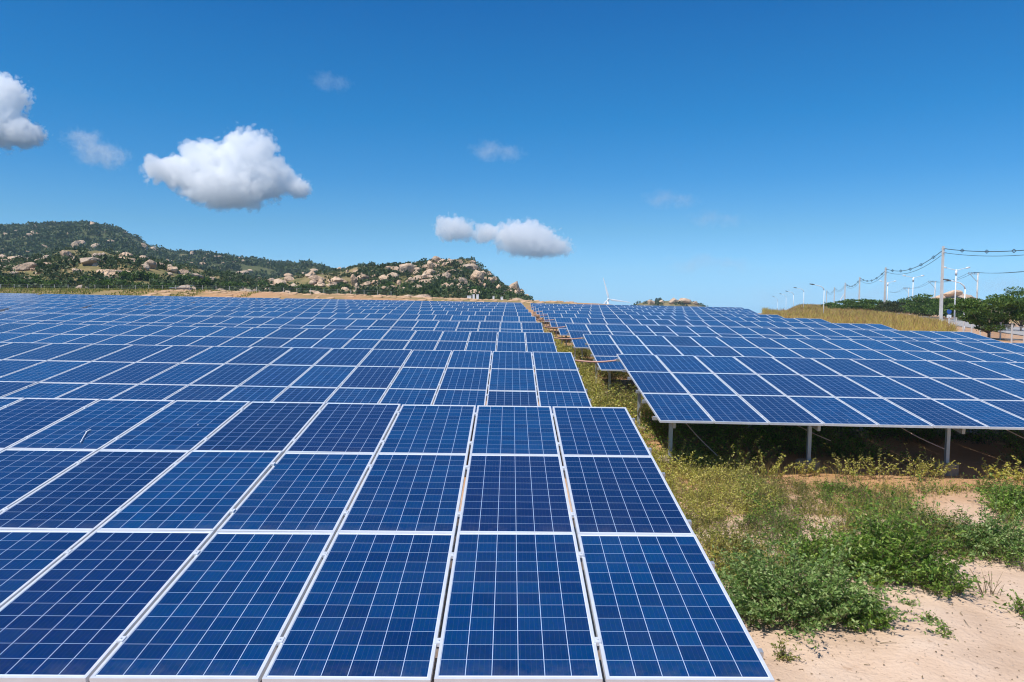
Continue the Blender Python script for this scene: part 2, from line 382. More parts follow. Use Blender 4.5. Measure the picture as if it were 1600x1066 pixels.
def solar_table(row, loc, sx, n, sgn, label, group, detail, twist=False, posts=False):
    root = empty('solar_table', loc, (TILT, -math.atan(sx), 0)); tag(root, label, 'solar table', group)
    xs = [sgn*x for x in np.arange(.33, n*PW-.2, 2.72)]
    sm = MB(); support(sm, n, xs, sgn, skip_front=range(6) if posts else ())
    sm.build('support_frame', [M_STEEL, M_CONC], root)
    if posts:
        for x in xs[:6]:
            p = MB(); post(p, x, .86, .80, False); po = p.build('post', [M_STEEL], root)
            fm = MB(); c = Vector((x+.062, .86, -.15))+DOWN*.86; footing_ring(fm, c, 0); fm.build('concrete_footing', [M_CONC], po)
    if detail:
        for i in range(n):
            for j in range(3):
                ox = i*PW if sgn > 0 else -(i+1)*PW; oy = j*PL
                po = link('solar_panel', panel_mesh, root); po.location = (ox, oy, 0)
                r = np.random.default_rng(1000*row+i*3+j+(7 if sgn > 0 else 0)).normal(0, 1, 3)
                rx, ry, dz = r[0]*.0016, r[1]*.0016, r[2]*.0012
                if twist:
                    u = max(-10, -i); dz += (u+1)*(.009-.0042*j); ry += -(.009-.0042*(j+.5))/PW*(1 if i < 11 else 0); rx += -.0042*(u+1)/PL
                po.location.z += dz; po.rotation_euler = (rx, ry, 0)
                link('panel_frame', edge_mesh if (sgn < 0 and i == 0) or (sgn > 0 and i == n-1) else frame_mesh, po)
    else:
        m = MB()
        for i in range(n):
            for j in range(3):
                ox = i*PW if sgn > 0 else -(i+1)*PW
                add_glass(m, ox, j*PL, i+40*row, j, 0, 1); add_frame(m, ox, j*PL, 2, False)
        m.build('panel_surface', [M_GLASS, M_BACK, M_FRAME], root, uv=True)
    return root
ORD = ['front', 'second', 'third', 'fourth', 'fifth', 'sixth', 'seventh', 'eighth', 'ninth', 'tenth', 'eleventh']
GRP = 'solar tables in rows on the slope'
XR, YR, ZRR = 1.184, .390, -.0425
for k in range(11):
    y = k*ROWP; z = SY*y
    solar_table(k, (0, y, z), SX if k else -.0042, 31, -1, ('nearest blue solar table with its low edge along the bottom of the picture' if k == 0 else f'blue solar table {ORD[k]} from the front, left of the weedy gap'), GRP, k < 6, twist=(k == 0))
    if k >= 3:
        xb = -31*PW-.62
        solar_table(k, (xb, y, z+SX*xb), SX, 31, -1, f'solar table left of the dark slot, in line with the {ORD[k]} row', GRP, k in (4, 5))
    if k >= 9:
        xb = -62*PW-1.24
        solar_table(k, (xb, y, z+SX*xb), SX, 28, -1, f'far left solar table near the hill foot, in line with the {ORD[k]} row', GRP, False)
    if k >= 1:
        nc = {8: 23, 9: 26, 10: 28}.get(k, 20)
        solar_table(k, (XR, y+YR, z+ZRR+SXR*XR), SXR, nc, 1, ('first solar table right of the gap, raised on posts above dark weeds' if k == 1 else f'blue solar table {ORD[k-1]} in order going back, right of the weedy gap'), GRP, k < 6, posts=(k == 1))

# conduits slung across the gap between the left and right tables
for k, s in ((1, .10), (2, .09), (3, .12), (4, .1), (5, .08), (6, .1), (8, .08)):
    y = k*ROWP; yl = y+3*PL*math.cos(TILT)-.35; zt = SY*y+3*PL*math.sin(TILT)-.16
    a = Vector((-.06, yl, zt)); b = Vector((XR+.06, yl+YR+.02, zt-.05+.03))
    pts = [a.lerp(b, t)+Vector((.0, .03*math.sin(t*5+k), -s*4*t*(1-t)*.55)) for t in np.linspace(0, 1, 15)]
    m = MB(); m.tube(pts, [.020+(.002 if i % 2 else 0) for i in range(15)], 8)
    tag(m.build('conduit', [M_HOSE], smooth=True), f'orange flexible conduit slung across the gap behind the {ORD[k]} row', 'conduit', 'conduits slung across the gap')
# ------------------------------------------------------------------ leaves and plants
def leaf_arrays(P, D, S, W, fold=.25, U=None):
    """diamond leaves: P base (n,3), D unit direction, S length, W width ratio -> V (4n,3), F (n,4)"""
    n = len(P); 
    if U is None: U = rng.normal(0, 1, (n, 3))*np.array([1, 1, .55])+np.array([0, 0, .6])
    side = np.cross(D, U); side /= np.linalg.norm(side, axis=1)[:, None]+1e-9
    nrm = np.cross(side, D)
    S = S[:, None]; mid = P+D*S*.5
    w = S*W
    V = np.stack([P, mid+side*w*.5+nrm*S*fold*.35, P+D*S, mid-side*w*.5+nrm*S*fold*.35], 1).reshape(-1, 3)
    return V, np.arange(4*n).reshape(-1, 4)
def unit(a): return a/(np.linalg.norm(a, axis=1)[:, None]+1e-9)
def stems_to_mesh(A, B, C, r0):
    """thin 3 sided curved stems from A over B to C"""
    n = len(A); V = []; ang = np.array([0, 2.1, 4.2])
    for P, r_ in ((A, r0), (B, r0*.7), (C, r0*.25)):
        for a in ang: V.append(P+np.array([math.cos(a)*r_, math.sin(a)*r_, 0]))
    V = np.stack(V, 1).reshape(-1, 3); F = []
    for s in range(2):
        for k in range(3): F.append([s*3+k, s*3+(k+1) % 3, s*3+3+(k+1) % 3, s*3+3+k])
    F = np.array(F); F = (F[None]+9*np.arange(n)[:, None, None]).reshape(-1, 4)
    return V, F
def plant(c, rx, ry, h, nstem, nleaf, ls, mat, lean=.6, clump=.7, wr=.5, dome=True, ang=0.0, stem_r=.004):
    """leafy plant arrays: leaves on many bending stems inside a low dome; returns V, F, material index"""
    t = rng.uniform(0, 2*np.pi, nstem); r = np.sqrt(rng.uniform(0, 1, nstem))
    ux, uy = r*np.cos(t), r*np.sin(t)
    ca, sa = math.cos(ang), math.sin(ang)
    bx = (ux*rx*ca-uy*ry*sa); by = (ux*rx*sa+uy*ry*ca)
    hh = h*(np.sqrt(np.clip(1-r**2*.9, .05, 1)) if dome else 1)*np.where(rng.uniform(0, 1, nstem) > .88, rng.uniform(1.1, 1.5, nstem), rng.uniform(.45, 1.05, nstem))
    A = np.stack([c[0]+bx*clump, c[1]+by*clump, np.zeros(nstem)], 1); A[:, 2] = G(A[:, 0], A[:, 1])-.02
    out = np.stack([bx*(1-clump)*1.4, by*(1-clump)*1.4, np.zeros(nstem)], 1)+rng.normal(0, 1, (nstem, 3))*np.array([1, 1, 0])*lean*h*.45
    C = A+out+np.stack([0*hh, 0*hh, hh], 1); B = A+out*.3+np.stack([0*hh, 0*hh, hh*.6], 1)
    V1, F1 = stems_to_mesh(A, B, C, stem_r)
    k = rng.integers(0, nstem, nleaf); s = rng.uniform(.12, 1, nleaf)**.75
    s = s[:, None]; P = (1-s)**2*A[k]+2*s*(1-s)*(2*B[k]-.5*A[k]-.5*C[k])+s**2*C[k]
    D = rng.normal(0, 1, (nleaf, 3)); D[:, 2] = D[:, 2]*.6+.35; D = unit(D)
    S = ls*rng.uniform(.55, 1.3, nleaf)
    V2, F2 = leaf_arrays(P, D, S, wr)
    return np.concatenate([V1, V2]), np.concatenate([F1, F2+len(V1)]), np.concatenate([np.ones(len(F1)), np.zeros(len(F2))])
def plants_mesh(name, items, mat):
    Vs, Fs, Ms, n = [], [], [], 0
    for V, F, M in items: Vs.append(V); Fs.append(F+n); Ms.append(M); n += len(V)
    return mesh_np(name, np.concatenate(Vs), np.concatenate(Fs), [mat, M_STEM], matidx=np.concatenate(Ms))
def gxy(px, py): q = on_ground(px, py); return (q.x, q.y)

# the individual bushes on the sand at the lower right
BUSH = [  # px, py, rx, ry, h, stems, leaves, leaf size, material, label
    (1240, 962, .92, .52, .45, 480, 12500, .042, L_GREY, 'broad grey-green bush spreading on the sand beside the nearest table'),
    (1345, 975, .30, .30, .20, 120, 2200, .034, L_GREEN, 'low dark green bush at the sandy foot of the broad grey-green bush'),
    (1395, 905, .66, .46, .52, 360, 8500, .046, L_GREEN, 'tall dark green bush in the middle of the weedy patch'),
    (1275, 893, .48, .36, .34, 240, 4800, .034, L_GREEN, 'rounded dark green bush behind the broad grey-green bush'),
    (1470, 925, .26, .26, .26, 110, 1900, .034, L_GREEN, 'small dark green bush bordering open sand beside the dry twigs'),
    (1545, 862, .62, .40, .38, 260, 4800, .042, L_GREY, 'grey-green leafy bush at the edge of the open sand on the right'),
    (1590, 800, .52, .45, .34, 240, 4600, .040, L_GREEN, 'green bush by the right border, behind the grey-green leafy bush'),
    (1455, 850, .55, .40, .34, 200, 3600, .034, L_OLIVE, 'olive green weedy bush between the two greenest bushes'),
    (1145, 862, .42, .34, .26, 200, 3600, .030, L_OLIVE, 'olive low bush against the nearest table edge'),
    (1170, 905, .30, .3, .26, 150, 2600, .034, L_GREY, 'small grey-green bush tight beside the nearest table edge'),
]
for px, py, rx, ry, h, ns, nl, ls, mt, lab in BUSH:
    c = gxy(px, py)
    V, F, M = plant(c, rx, ry, h*1.45, int(ns*.9), int(nl*1.15), ls*1.2, mt, .9, .8, .4)
    tag(plants_mesh('bush', [(V, F, M)], mt), lab, 'bush', 'bushes on the sand')
SMALL = [(1224, 1030, .10, .18, 260, L_OLIVE, 'small feathery weed tuft on sand at the corner of the nearest table'), (1455, 972, .12, .10, 160, L_GREEN, 'sprawling small weed alone on the sand'),
         (1478, 992, .14, .10, 190, L_GREEN, 'flat small weed on the sand nearest the bottom of the picture'), (1594, 962, .16, .26, 420, L_GREEN, 'green weed clump cut by the right border on the sand'),
         (1420, 945, .10, .09, 130, L_GREY, 'tiny grey weed sprig between the bush edge and open sand')]
for px, py, r, h, nl, mt, lab in SMALL:
    V, F, M = plant(gxy(px, py), r, r, h, 26, nl, .030, mt, 1.1, .5)
    tag(plants_mesh('weed', [(V, F, M)], mt), lab, 'weed', 'small weeds on open sand')
m_ = MB(); c = gxy(1545, 930)
for k in range(16):
    a = random.uniform(0, 6.28); l = random.uniform(.12, .34); b = Vector((c[0]+random.uniform(-.1, .1), c[1]+random.uniform(-.06, .06), gz(*c)-.01))
    m_.tube([b, b+Vector((math.cos(a)*l*.25, math.sin(a)*l*.25, l*.6)), b+Vector((math.cos(a)*l*.5, math.sin(a)*l*.5, l))], [.004, .003, .0015], 4)
tag(m_.build('dry_twigs', [M_STEM]), 'bare grey dry twigs sticking out of the open sand', 'twigs')

# weeds standing up along the low edge of the first right table
ST = [(1058, 727), (1085, 722), (1130, 738), (1160, 735), (1205, 742), (1262, 735), (1290, 742), (1330, 742), (1372, 742), (1400, 738), (1428, 742), (1455, 740), (1530, 744), (1552, 742), (1578, 744), (1600, 746)]
items = []
for px, py in [p for i, p in enumerate(ST) if i not in (2, 6, 9, 12)]:
    c = gxy(px, py+9)
    o = plants_mesh('edge_weed', [plant(c, .36, .16, random.uniform(.26, .62), random.randint(12, 22), 520, .044, L_YELLOW, .8, .6, .45, dome=False)], L_YELLOW)
    tag(o, 'upright pale leafy weed along the shaded low edge of the first right table', 'weed', 'weeds along the shaded low edge')

def scatter(n, x0, x1, y0, y1, keep, size, hgt, mat, name, label, nst=9, nlf=70, lsz=.03):
    items = []
    while len(items) < n:
        x, y = random.uniform(x0, x1), random.uniform(y0, y1)
        if not keep(x, y): continue
        s = random.uniform(.6, 1.3)
        items.append(plant((x, y), size*s, size*s, hgt*s*random.uniform(.7, 1.35), nst, int(nlf*s), lsz*random.uniform(.75, 1.4), mat, 1.0, .55, random.uniform(.26, .5)))
    return tag(plants_mesh(name, items, mat), label, 'weeds', None, 'stuff')
def vn(x, y, s=1.0): return mnoise.noise(Vector((x*s, y*s, 3.3)))
def pxof(x, y): return 800+FPX*(x-CX)/(y-CY)
# yellowish weeds in the gap and beside the nearest table
scatter(760, .05, 2.9, 4.2, 11.5, lambda x, y: pxof(x, y) < 1170+200*vn(x, y, .6)+(60 if y > 7 else 0) and vn(x, y, .9) > -.3 and x > .12, .16, .24, L_YELLOW, 'yellow_weeds', 'yellow-green weeds crowding the strip beside the nearest table', 12, 120, .03)
scatter(1150, -.1, 1.45, 9.6, 44, lambda x, y: vn(x, y, .5) > -.45, .2, .34, L_YELLOW, 'gap_weeds', 'yellow-green weeds filling the gap between left and right tables', 10, 80, .045)
scatter(200, -.3, 1.7, 12, 60, lambda x, y: vn(x+9, y, .5) > -.1, .22, .34, L_OLIVE, 'gap_scrub', 'darker olive scrub in the gap between left and right tables', 10, 70, .05)
# thin olive cover over the middle of the open patch
scatter(680, .8, 8.8, 5.4, 9.9, lambda x, y: pxof(x, y) > 1080 and vn(x, y, .7)+.5*vn(x, y, 2.1) > .0 and not (pxof(x, y) > 1230 and y > 9.2), .14, .17, L_OLIVE, 'ground_cover', 'thin olive weeds covering the ground before the first right table', 10, 90, .026)
scatter(620, .8, 9.5, 4.4, 8.9, lambda x, y: pxof(x, y) > 1180 and vn(x+20, y, .8) > .08 and not (pxof(x, y) > 1380 and y < 4.8), .17, .27, L_GREEN, 'green_cover', 'green weeds mixed through the olive ground cover', 10, 100, .03)
# dark growth in the shade under the first right table
scatter(520, 1.7, 15, 10.9, 16, lambda x, y: (x < 6.5 or vn(x, y, .3) > .0), .28, .6, L_GREEN, 'shade_weeds', 'dark weeds growing in the shade under the first right table', 12, 90, .05)
scatter(420, .9, 14, 15.3, 24, lambda x, y: True, .3, .6, L_OLIVE, 'aisle_weeds', 'weeds in the aisle between the first and second right tables', 10, 70, .05)
scatter(240, .0, 1.4, 13, 62, lambda x, y: True, .34, .62, L_YELLOW, 'gap_bushes', 'bushy yellow-green growth in the gap between left and right tables', 14, 150, .065)
for i, (ya, yb) in enumerate(((15.3, 19.2), (24.4, 28.2), (33.4, 37.4))):
    scatter(130, .8, 4.5, ya, yb, lambda x, y: True, .34, .62, L_OLIVE, 'row_weeds', 'olive weeds in the aisle behind the ' + ORD[i] + ' right table', 12, 120, .06)
# litter of dead leaves and crumbs on the sand
n = 2600; x = rng.uniform(.7, 9, n); y = rng.uniform(1.5, 9.8, n); P = np.stack([x, y, G(x, y)+.004], 1)
D = unit(rng.normal(0, 1, (n, 3))*np.array([1, 1, .12])); V, F = leaf_arrays(P, D, rng.uniform(.012, .04, n), .5, .4, np.tile([0, 0, 1.], (n, 1))+rng.normal(0, .3, (n, 3)))
tag(mesh_np('leaf_litter', V, F, mat_leaf('litter', [(.12, .08, .05), (.25, .17, .1), (.36, .26, .16), (.16, .13, .08)], .1, .8)), 'small dead leaves littering the sandy ground', 'litter', None, 'stuff')
pv_, pf_ = [], []; pb = np.array([(0, 0, 1), (1, 0, 0), (0, 1, 0), (-1, 0, 0), (0, -1, 0), (.6, .6, .55), (-.6, .5, .6), (-.5, -.6, .5), (.55, -.6, .6)], float)
pq = np.array([(1, 2, 5), (2, 3, 6), (3, 4, 7), (4, 1, 8), (0, 5, 6), (0, 6, 7), (0, 7, 8), (0, 8, 5), (5, 2, 6), (6, 3, 7), (7, 4, 8), (8, 1, 5)])
for k in range(1500):
    x, y = random.uniform(.7, 8.5), random.uniform(1.6, 10.2); r_ = random.uniform(.004, .013)*(2.4 if random.random() < .06 else 1); a = random.uniform(0, 6.28)
    pv_.append(pb@np.array([[math.cos(a), math.sin(a), 0], [-math.sin(a)*1.4, math.cos(a)*1.4, 0], [0, 0, .6]])*r_+np.array([x, y, gz(x, y)])); pf_.append(pq+9*k)
tag(mesh_np('pebbles', np.concatenate(pv_), np.concatenate(pf_), simple('pebble', (.42, .32, .24), .9, 0, .4, 9)), 'small pebbles scattered on the sandy ground', 'pebbles', None, 'stuff')
tw = MB()
for k in range(130):
    x, y = random.uniform(.9, 8), random.uniform(2.4, 10); a = random.uniform(0, 6.28); l = random.uniform(.04, .22); p0 = Vector((x, y, gz(x, y)+.006)); p2 = Vector((x+math.cos(a)*l, y+math.sin(a)*l, 0)); p2.z = gz(p2.x, p2.y)+.008
    tw.tube([p0, p0.lerp(p2, .5)+Vector((random.uniform(-.02, .02), random.uniform(-.02, .02), .015)), p2], [.004, .003, .002], 4)
tag(tw.build('dead_twigs', [M_STEM]), 'dead twigs lying about on the sandy ground', 'twigs', None, 'stuff')
# loose cables hanging under the first right table
for k, (x, z0, ln) in enumerate([(1.9+2.1*i, .0, random.uniform(.5, .95)) for i in range(6)]):
    y0 = ROWP+YR+random.uniform(.7, 1.6); zt = SY*ROWP+SXR*x+.02
    a = Vector((x, y0+.9, zt-.1)); b = Vector((x+random.uniform(.35, .9), y0-.1, zt-ln))
    m = MB(); m.tube([a.lerp(b, t)+Vector((0, 0, -.05*math.sin(math.pi*t))) for t in np.linspace(0, 1, 9)], .010, 5)
    tag(m.build('loose_cable', [M_CABLE]), 'pinkish loose cable hanging in the shade under the first right table', 'cable', 'cables under the first right table')

# ------------------------------------------------------------------ dry grass field at the right
def blades(n, keep, bounds, h, w, per=1):
    Ps = []
    while sum(map(len, Ps)) < n:
        x = rng.uniform(bounds[0], bounds[1], 40000); y = rng.uniform(bounds[2], bounds[3], 40000); k = keep(x, y); Ps.append(np.stack([x[k], y[k]], 1))
    P = np.concatenate(Ps)[:n]; x, y = P.T; d = y-CY
    cl = np.array([mnoise.noise(Vector((a*.35, b*.35, 0))) for a, b in zip(x, y)])
    H = h*rng.uniform(.5, 1.25, n)*(1+.5*cl); Wd = w*rng.uniform(.6, 1.4, n)*np.clip(d/60, .8, 3)
    t = rng.uniform(0, 2*np.pi, n); s = np.stack([np.cos(t), np.sin(t), 0*t], 1); ln = rng.normal(0, .28, (n, 2))
    A = np.stack([x, y, G(x, y)-.03], 1); T = A+np.stack([ln[:, 0]*H, ln[:, 1]*H, H], 1); Mi = A+np.stack([ln[:, 0]*H*.3, ln[:, 1]*H*.3, H*.6], 1)
    w_ = s*Wd[:, None]*.5
    V = np.stack([A-w_, A+w_, Mi+w_, Mi-w_, T+w_*.15, T-w_*.15], 1).reshape(-1, 3)
    F = np.array([[0, 1, 2, 3], [3, 2, 4, 5]])[None]+6*np.arange(n)[:, None, None]
    return V, F.reshape(-1, 4)
def in_field(x, y):
    d = y-CY; px = 800+FPX*(x-CX)/d
    edge = np.interp(y, [0, 62, 75, 95, 110, 300], [22.2, 22.2, 25.5, 31.5, 34, 60])
    return (x > edge) & (px < np.interp(d, [30, 60, 85, 120, 160, 260], [1490, 1500, 1500, 1440, 1370, 1290])) & (px > 1196) & (d > 36)
V, F = blades(150000, in_field, (21, 110, 30, 250), .8, .022)
V2, F2 = blades(16000, in_field, (21, 110, 30, 250), 1.02, .03)
tag(mesh_np('seed_heads', V2, F2, mat_leaf('seed_reddish', [(.30, .16, .09), (.42, .24, .13), (.50, .34, .18)], .3, .7, .11, (.7, .7, .7))), 'reddish seed stems rising above the golden dry grass', 'grass', None, 'stuff')
tag(mesh_np('dry_grass', V, F, L_DRY), 'tall golden dry grass beyond the right ends of the tables', 'grass', None, 'stuff')

V, F = blades(2600, lambda x, y: (pxof(x, y) > 1075) & (np.sin(x*1.9+2*np.sin(y*1.3))+np.sin(y*2.3+x) > .1) & (y > np.where(pxof(x, y) > 1380, 5.6, 4.3)), (.7, 10, 4.0, 10.2), .30, .005)
tag(mesh_np('dry_stems', V, F, L_DRY), 'thin dry stalks standing among the low weeds', 'stalks', None, 'stuff')
# ------------------------------------------------------------------ road and fence at the right
rd = Vector((.31, .95, 0)).normalized(); rn = Vector((rd.y, -rd.x, 0)); rc = Vector((52, 70, 0))
def strip(name, w0, w1, t0, t1, dz, mat, label, n=60):
    ts = np.linspace(t0, t1, n); ws = np.linspace(w0, w1, 5)
    P = np.array([[(rc+rd*t+rn*w)[:2] for w in ws] for t in ts]); Z_ = G(P[..., 0], P[..., 1], False)+dz
    V = np.concatenate([P, Z_[..., None]], -1).reshape(-1, 3); i, j = np.meshgrid(np.arange(n-1), np.arange(4), indexing='ij')
    F = np.stack([i*5+j, i*5+j+1, (i+1)*5+j+1, (i+1)*5+j], -1).reshape(-1, 4)
    return tag(mesh_np(name, V, F[:, ::-1], mat, True), label, None, None, 'structure')
strip('road', -3.4, 3.4, -60, 230, .10, simple('road_grey', (.36, .34, .32), .9, 0, .12, .6), 'pale grey road running past the fence at the right')
strip('road_verge', 3.5, 9, -60, 230, .12, simple('verge_earth', (.5, .31, .18), .95, 0, .2, .5), 'orange earth verge beyond the grey road')
fr = empty('wire_fence', (0, 0, 0)); tag(fr, 'wire mesh fence on pale posts between the tables and the road', 'fence')
base = Vector((42.5, 66.5, 0)); wires = MB()
FP = [base+rd*t for t in np.arange(-12, 14, 3.1)]
for p in FP:
    z = gz(p.x, p.y); m = MB(); m.box((p.x-.045, p.y-.045, z-.2), (p.x+.045, p.y+.045, z+1.5)); m.box((p.x-.075, p.y-.075, z+1.5), (p.x+.075, p.y+.075, z+1.54)); m.build('fence_post', [M_POLE], fr)
for a, b in zip(FP[:-1], FP[1:]):
    for h in np.linspace(.1, 1.4, 8): wires.tube([Vector((a.x, a.y, gz(a.x, a.y)+h)), Vector((b.x, b.y, gz(b.x, b.y)+h))], .006, 3, caps=False)
    for t in np.linspace(.05, .95, 14):
        q = a.lerp(b, t); z = gz(q.x, q.y); wires.tube([Vector((q.x, q.y, z+.1)), Vector((q.x, q.y, z+1.4))], .005, 3, caps=False)
wires.build('fence_mesh', [M_WHITE], fr)

# ------------------------------------------------------------------ trees
def crown_arrays(c, rx, ry, rz, nl, ls, nb=22, tiers=True):
    """leaf-clump crown: flattened boughs spread through the crown's volume"""
    u = unit(rng.normal(0, 1, (nb, 3))); r = rng.uniform(.35, 1, nb)[:, None]**.6
    B = u*r*rng.uniform(.72, 1.22, (nb, 1)); B[:, 2] = np.clip(B[:, 2], -.8, 1.1)
    bs = rng.uniform(.22, .42, nb)
    k = rng.integers(0, nb, nl); q = unit(rng.normal(0, 1, (nl, 3)))*rng.uniform(.3, 1, nl)[:, None]**.5
    q[:, 2] *= .42 if tiers else .8
    P = B[k]+q*bs[k][:, None]
    D = unit(q+np.array([0, 0, .15])+rng.normal(0, .5, (nl, 3)))
    P = np.array(c)+P*np.array([rx, ry, rz])
    return leaf_arrays(P, D, ls*rng.uniform(.6, 1.4, nl), .6), np.array(c)+B*np.array([rx, ry, rz])
def tree(name, base, H, w, trunk_h, nl, ls, mat, label, group=None, tiers=True, nb=24):
    root = empty(name, base); tag(root, label, 'tree', group)
    cz = (H+trunk_h)/2; (V, F), B = crown_arrays((0, 0, cz), w/2, w/2*.9, (H-trunk_h)/2, nl, ls, nb, tiers)
    mesh_np('crown', V, F, mat, parent=root)
    m = MB(); r = max(.05, H*.022); top = Vector((.05*H*.3, 0, cz*.95))
    m.tube([(0, 0, -.3), (r*.4, 0, trunk_h*.6), (r*.2, r*.3, trunk_h*1.1), top], [r*1.25, r, r*.85, r*.4], 8)
    for b in B[:10]:
        s = Vector((r*.2, 0, trunk_h*random.uniform(.85, 1.2))); e = Vector(b); m.tube([s, s.lerp(e, .5)+Vector((0, 0, -.06*H)), e], [r*.5, r*.33, r*.12], 5)
    m.build('trunk', [M_BARK], root, True)
    return root
TG = 'roadside trees at the right'
for px, ytop, ybot, wpx, d, th_, nl, mt, lab in [
    (1546, 452, 532, 88, 66, .24, 6500, L_TREE, 'bushy green tree with a bare dark trunk behind the wire fence'),
    (1596, 456, 525, 70, 84, .2, 4200, L_TREE, 'green tree cut by the right border behind the bushy tree'),
    (1494, 464, 502, 66, 128, .2, 3600, L_TREE, 'spreading tree behind the big concrete pole'),
    (1452, 462, 500, 62, 140, .15, 3400, L_TREE, 'dark tree left of the big concrete pole'),
    (1410, 469, 497, 62, 152, .12, 3000, L_TREE2, 'brownish tree behind the golden grass, right of the second concrete pole'),
    (1358, 467, 495, 58, 165, .1, 3000, L_TREE, 'dense dark tree left of the second concrete pole'),
    (1328, 470, 494, 44, 175, .1, 2400, L_TREE, 'low dark tree at the left end of the roadside trees'),
    (1298, 473, 490, 18, 200, .45, 700, L_TREE, 'small lone tree with a thin stem beside the white turbine blade'),
    (1282, 480, 488, 26, 230, .1, 700, L_TREE, 'tiny low tree far along the golden grass')]:
    b = foot(px, d); top = at(px, ytop, d).z; H = top-b.z
    tree('tree', b, H, wpx*(1.12 if d < 100 else 1.3)*d/FPX, H*th_*.6, int(nl*2.2), .17 if d < 100 else .30, mt, lab, TG, True, 40)
for px, ytop, w, d, lab in [(1600, 478, 60, 105, 'bright green shrub under the tree at the right border'), (1435, 483, 40, 150, 'low shrub filling under the roadside trees near the sign'), (1380, 484, 50, 172, 'low shrub between brown tree and dense dark tree'), (1520, 490, 50, 120, 'low shrub behind the curved street lamp')]:
    b = foot(px, d); H = max(1.2, at(px, ytop, d).z-b.z)
    root = empty('shrub', b); tag(root, lab, 'shrub', 'roadside shrubs'); (V, F), B = crown_arrays((0, 0, H*.5), w*d/FPX/2, w*d/FPX/2.4, H*.55, 1500, .24, 16, False); mesh_np('foliage', V, F, L_TREE, parent=root)

# ------------------------------------------------------------------ poles, lamps, wires
def concrete_pole(px, ytop, d, lab, r=.17):
    b = foot(px, d); H = at(px, ytop, d).z-b.z
    root = empty('utility_pole', b); tag(root, lab, 'utility pole', 'concrete utility poles')
    m = MB(); k = 8
    V = [(sx*r*s, sy*r*s, z) for z, s in ((-.5, 1.15), (H, .72)) for sx, sy in ((-1, -1), (1, -1), (1, 1), (-1, 1))]
    m.add(V, [(0, 1, 5, 4), (1, 2, 6, 5), (2, 3, 7, 6), (3, 0, 4, 7), (4, 5, 6, 7)]); m.build('pole', [M_POLE], root)
    a = MB()
    for h in (.35, .95):
        a.box((-.06, -.55, H-h-.04), (.06, .55, H-h+.04)); a.tube([(r, 0, H-h), (r+.35, 0, H-h)], .05, 6)
    a.build('bracket', [M_STEEL], root)
    return b, H
UP = [(1470.5, 385, 112, 'tallest concrete utility pole, beside the double-armed street lamps'), (1382, 418, 160, 'second tall concrete utility pole, above the brownish tree'),
      (1342, 433, 210, 'third concrete utility pole, above the dense dark trees'), (1319.5, 442, 262, 'fourth concrete utility pole, behind the white turbine blade'), (1303, 449, 315, 'fifth concrete utility pole, thin and far along the road'), (1291, 454, 370, 'farthest concrete utility pole, among the small street lamps')]
tops = []
for px, yt, d, lab in UP: b, H = concrete_pole(px, yt, d, lab); tops.append(b+Vector((.2, 0, H)))
dirn = (tops[0]-tops[1]); tops = [at(1730, 366, 84)]+tops
SPAN = ['reaching out past the right border from the tallest pole', 'between the two tallest poles', 'between the second and third poles', 'between the third and fourth poles', 'between the fourth and fifth poles', 'between the two farthest poles']
def span_wire(a, b, sag, rad, n=20): return [a.lerp(b, t)+Vector((0, 0, -sag*4*t*(1-t))) for t in np.linspace(0, 1, n)]
for k in range(len(tops)-1):
    for q, (dz, rad) in enumerate(((.35, .05), (.95, .035))):
        a, b = tops[k]-Vector((0, 0, dz)), tops[k+1]-Vector((0, 0, dz)); sag = 1.5 if k else .9; m = MB(); pts = span_wire(a, b, sag, rad); m.tube(pts, rad, 5)
        o = m.build('overhead_wire', [M_WIRE])
        tag(o, ('upper' if q == 0 else 'lower')+' dark overhead cable '+SPAN[k], 'cable', 'overhead cables on the concrete poles')
        if q == 0 and k < 4:
            for t in (.14, .32, .5, .68, .86):
                c = a.lerp(b, t)+Vector((0, 0, -sag*4*t*(1-t))); s = MB(); r_ = .25
                for i in range(4):
                    t0, t1 = math.pi/2*i, math.pi/2*(i+1); dd = Vector((.8, -.6, 0))
                    s.tube([c+dd*math.cos(t0)*r_+Vector((0, 0, math.sin(t0)*r_)), c+dd*math.cos(t1)*r_+Vector((0, 0, math.sin(t1)*r_))], .032, 4)
                s.tube([c-Vector((0, 0, r_)), c+Vector((0, 0, r_))], .03, 4)
                s.build('cable_spacer', [M_WIRE], o)
# medium voltage poles with angled brackets
MV = [(1526, 427, 165, 'bracketed pole behind the bushy tree, its arm reaching left'), (1460, 440, 225, 'bracketed pole between the double-armed lamp and the tallest pole'), (1419, 450, 290, 'smallest bracketed pole, far behind the brownish tree')]
mt_ = []
for px, yt, d, lab in MV:
    b = foot(px, d); H = at(px, yt, d).z-b.z; root = empty('bracket_pole', b); tag(root, lab, 'utility pole', 'bracketed poles across the road')
    m = MB(); m.tube([(0, 0, -.5), (0, 0, H)], [.2, .14], 8); m.build('pole', [M_POLE], root, True)
    m = MB(); m.box((-2.1, -.07, H-.25), (.3, .07, H-.1)); m.tube([(-1.7, 0, H-.25), (0, 0, H-2.0)], .06, 5)
    for x in (-2, -1.35, -.7, .2): m.tube([(x, 0, H-.1), (x, 0, H+.22)], .07, 6)
    m.build('bracket_arm', [M_STEEL], root); mt_.append(b+Vector((-1.3, 0, H+.2)))
dv = mt_[0]-mt_[1]; mt_ = [at(1720, 400, 120)]+mt_+[mt_[-1]+(mt_[-1]-mt_[-2])]
MS = ['from the nearest bracketed pole out past the right border', 'between the first and second bracketed poles', 'between the second and smallest bracketed poles', 'running on beyond the smallest bracketed pole']
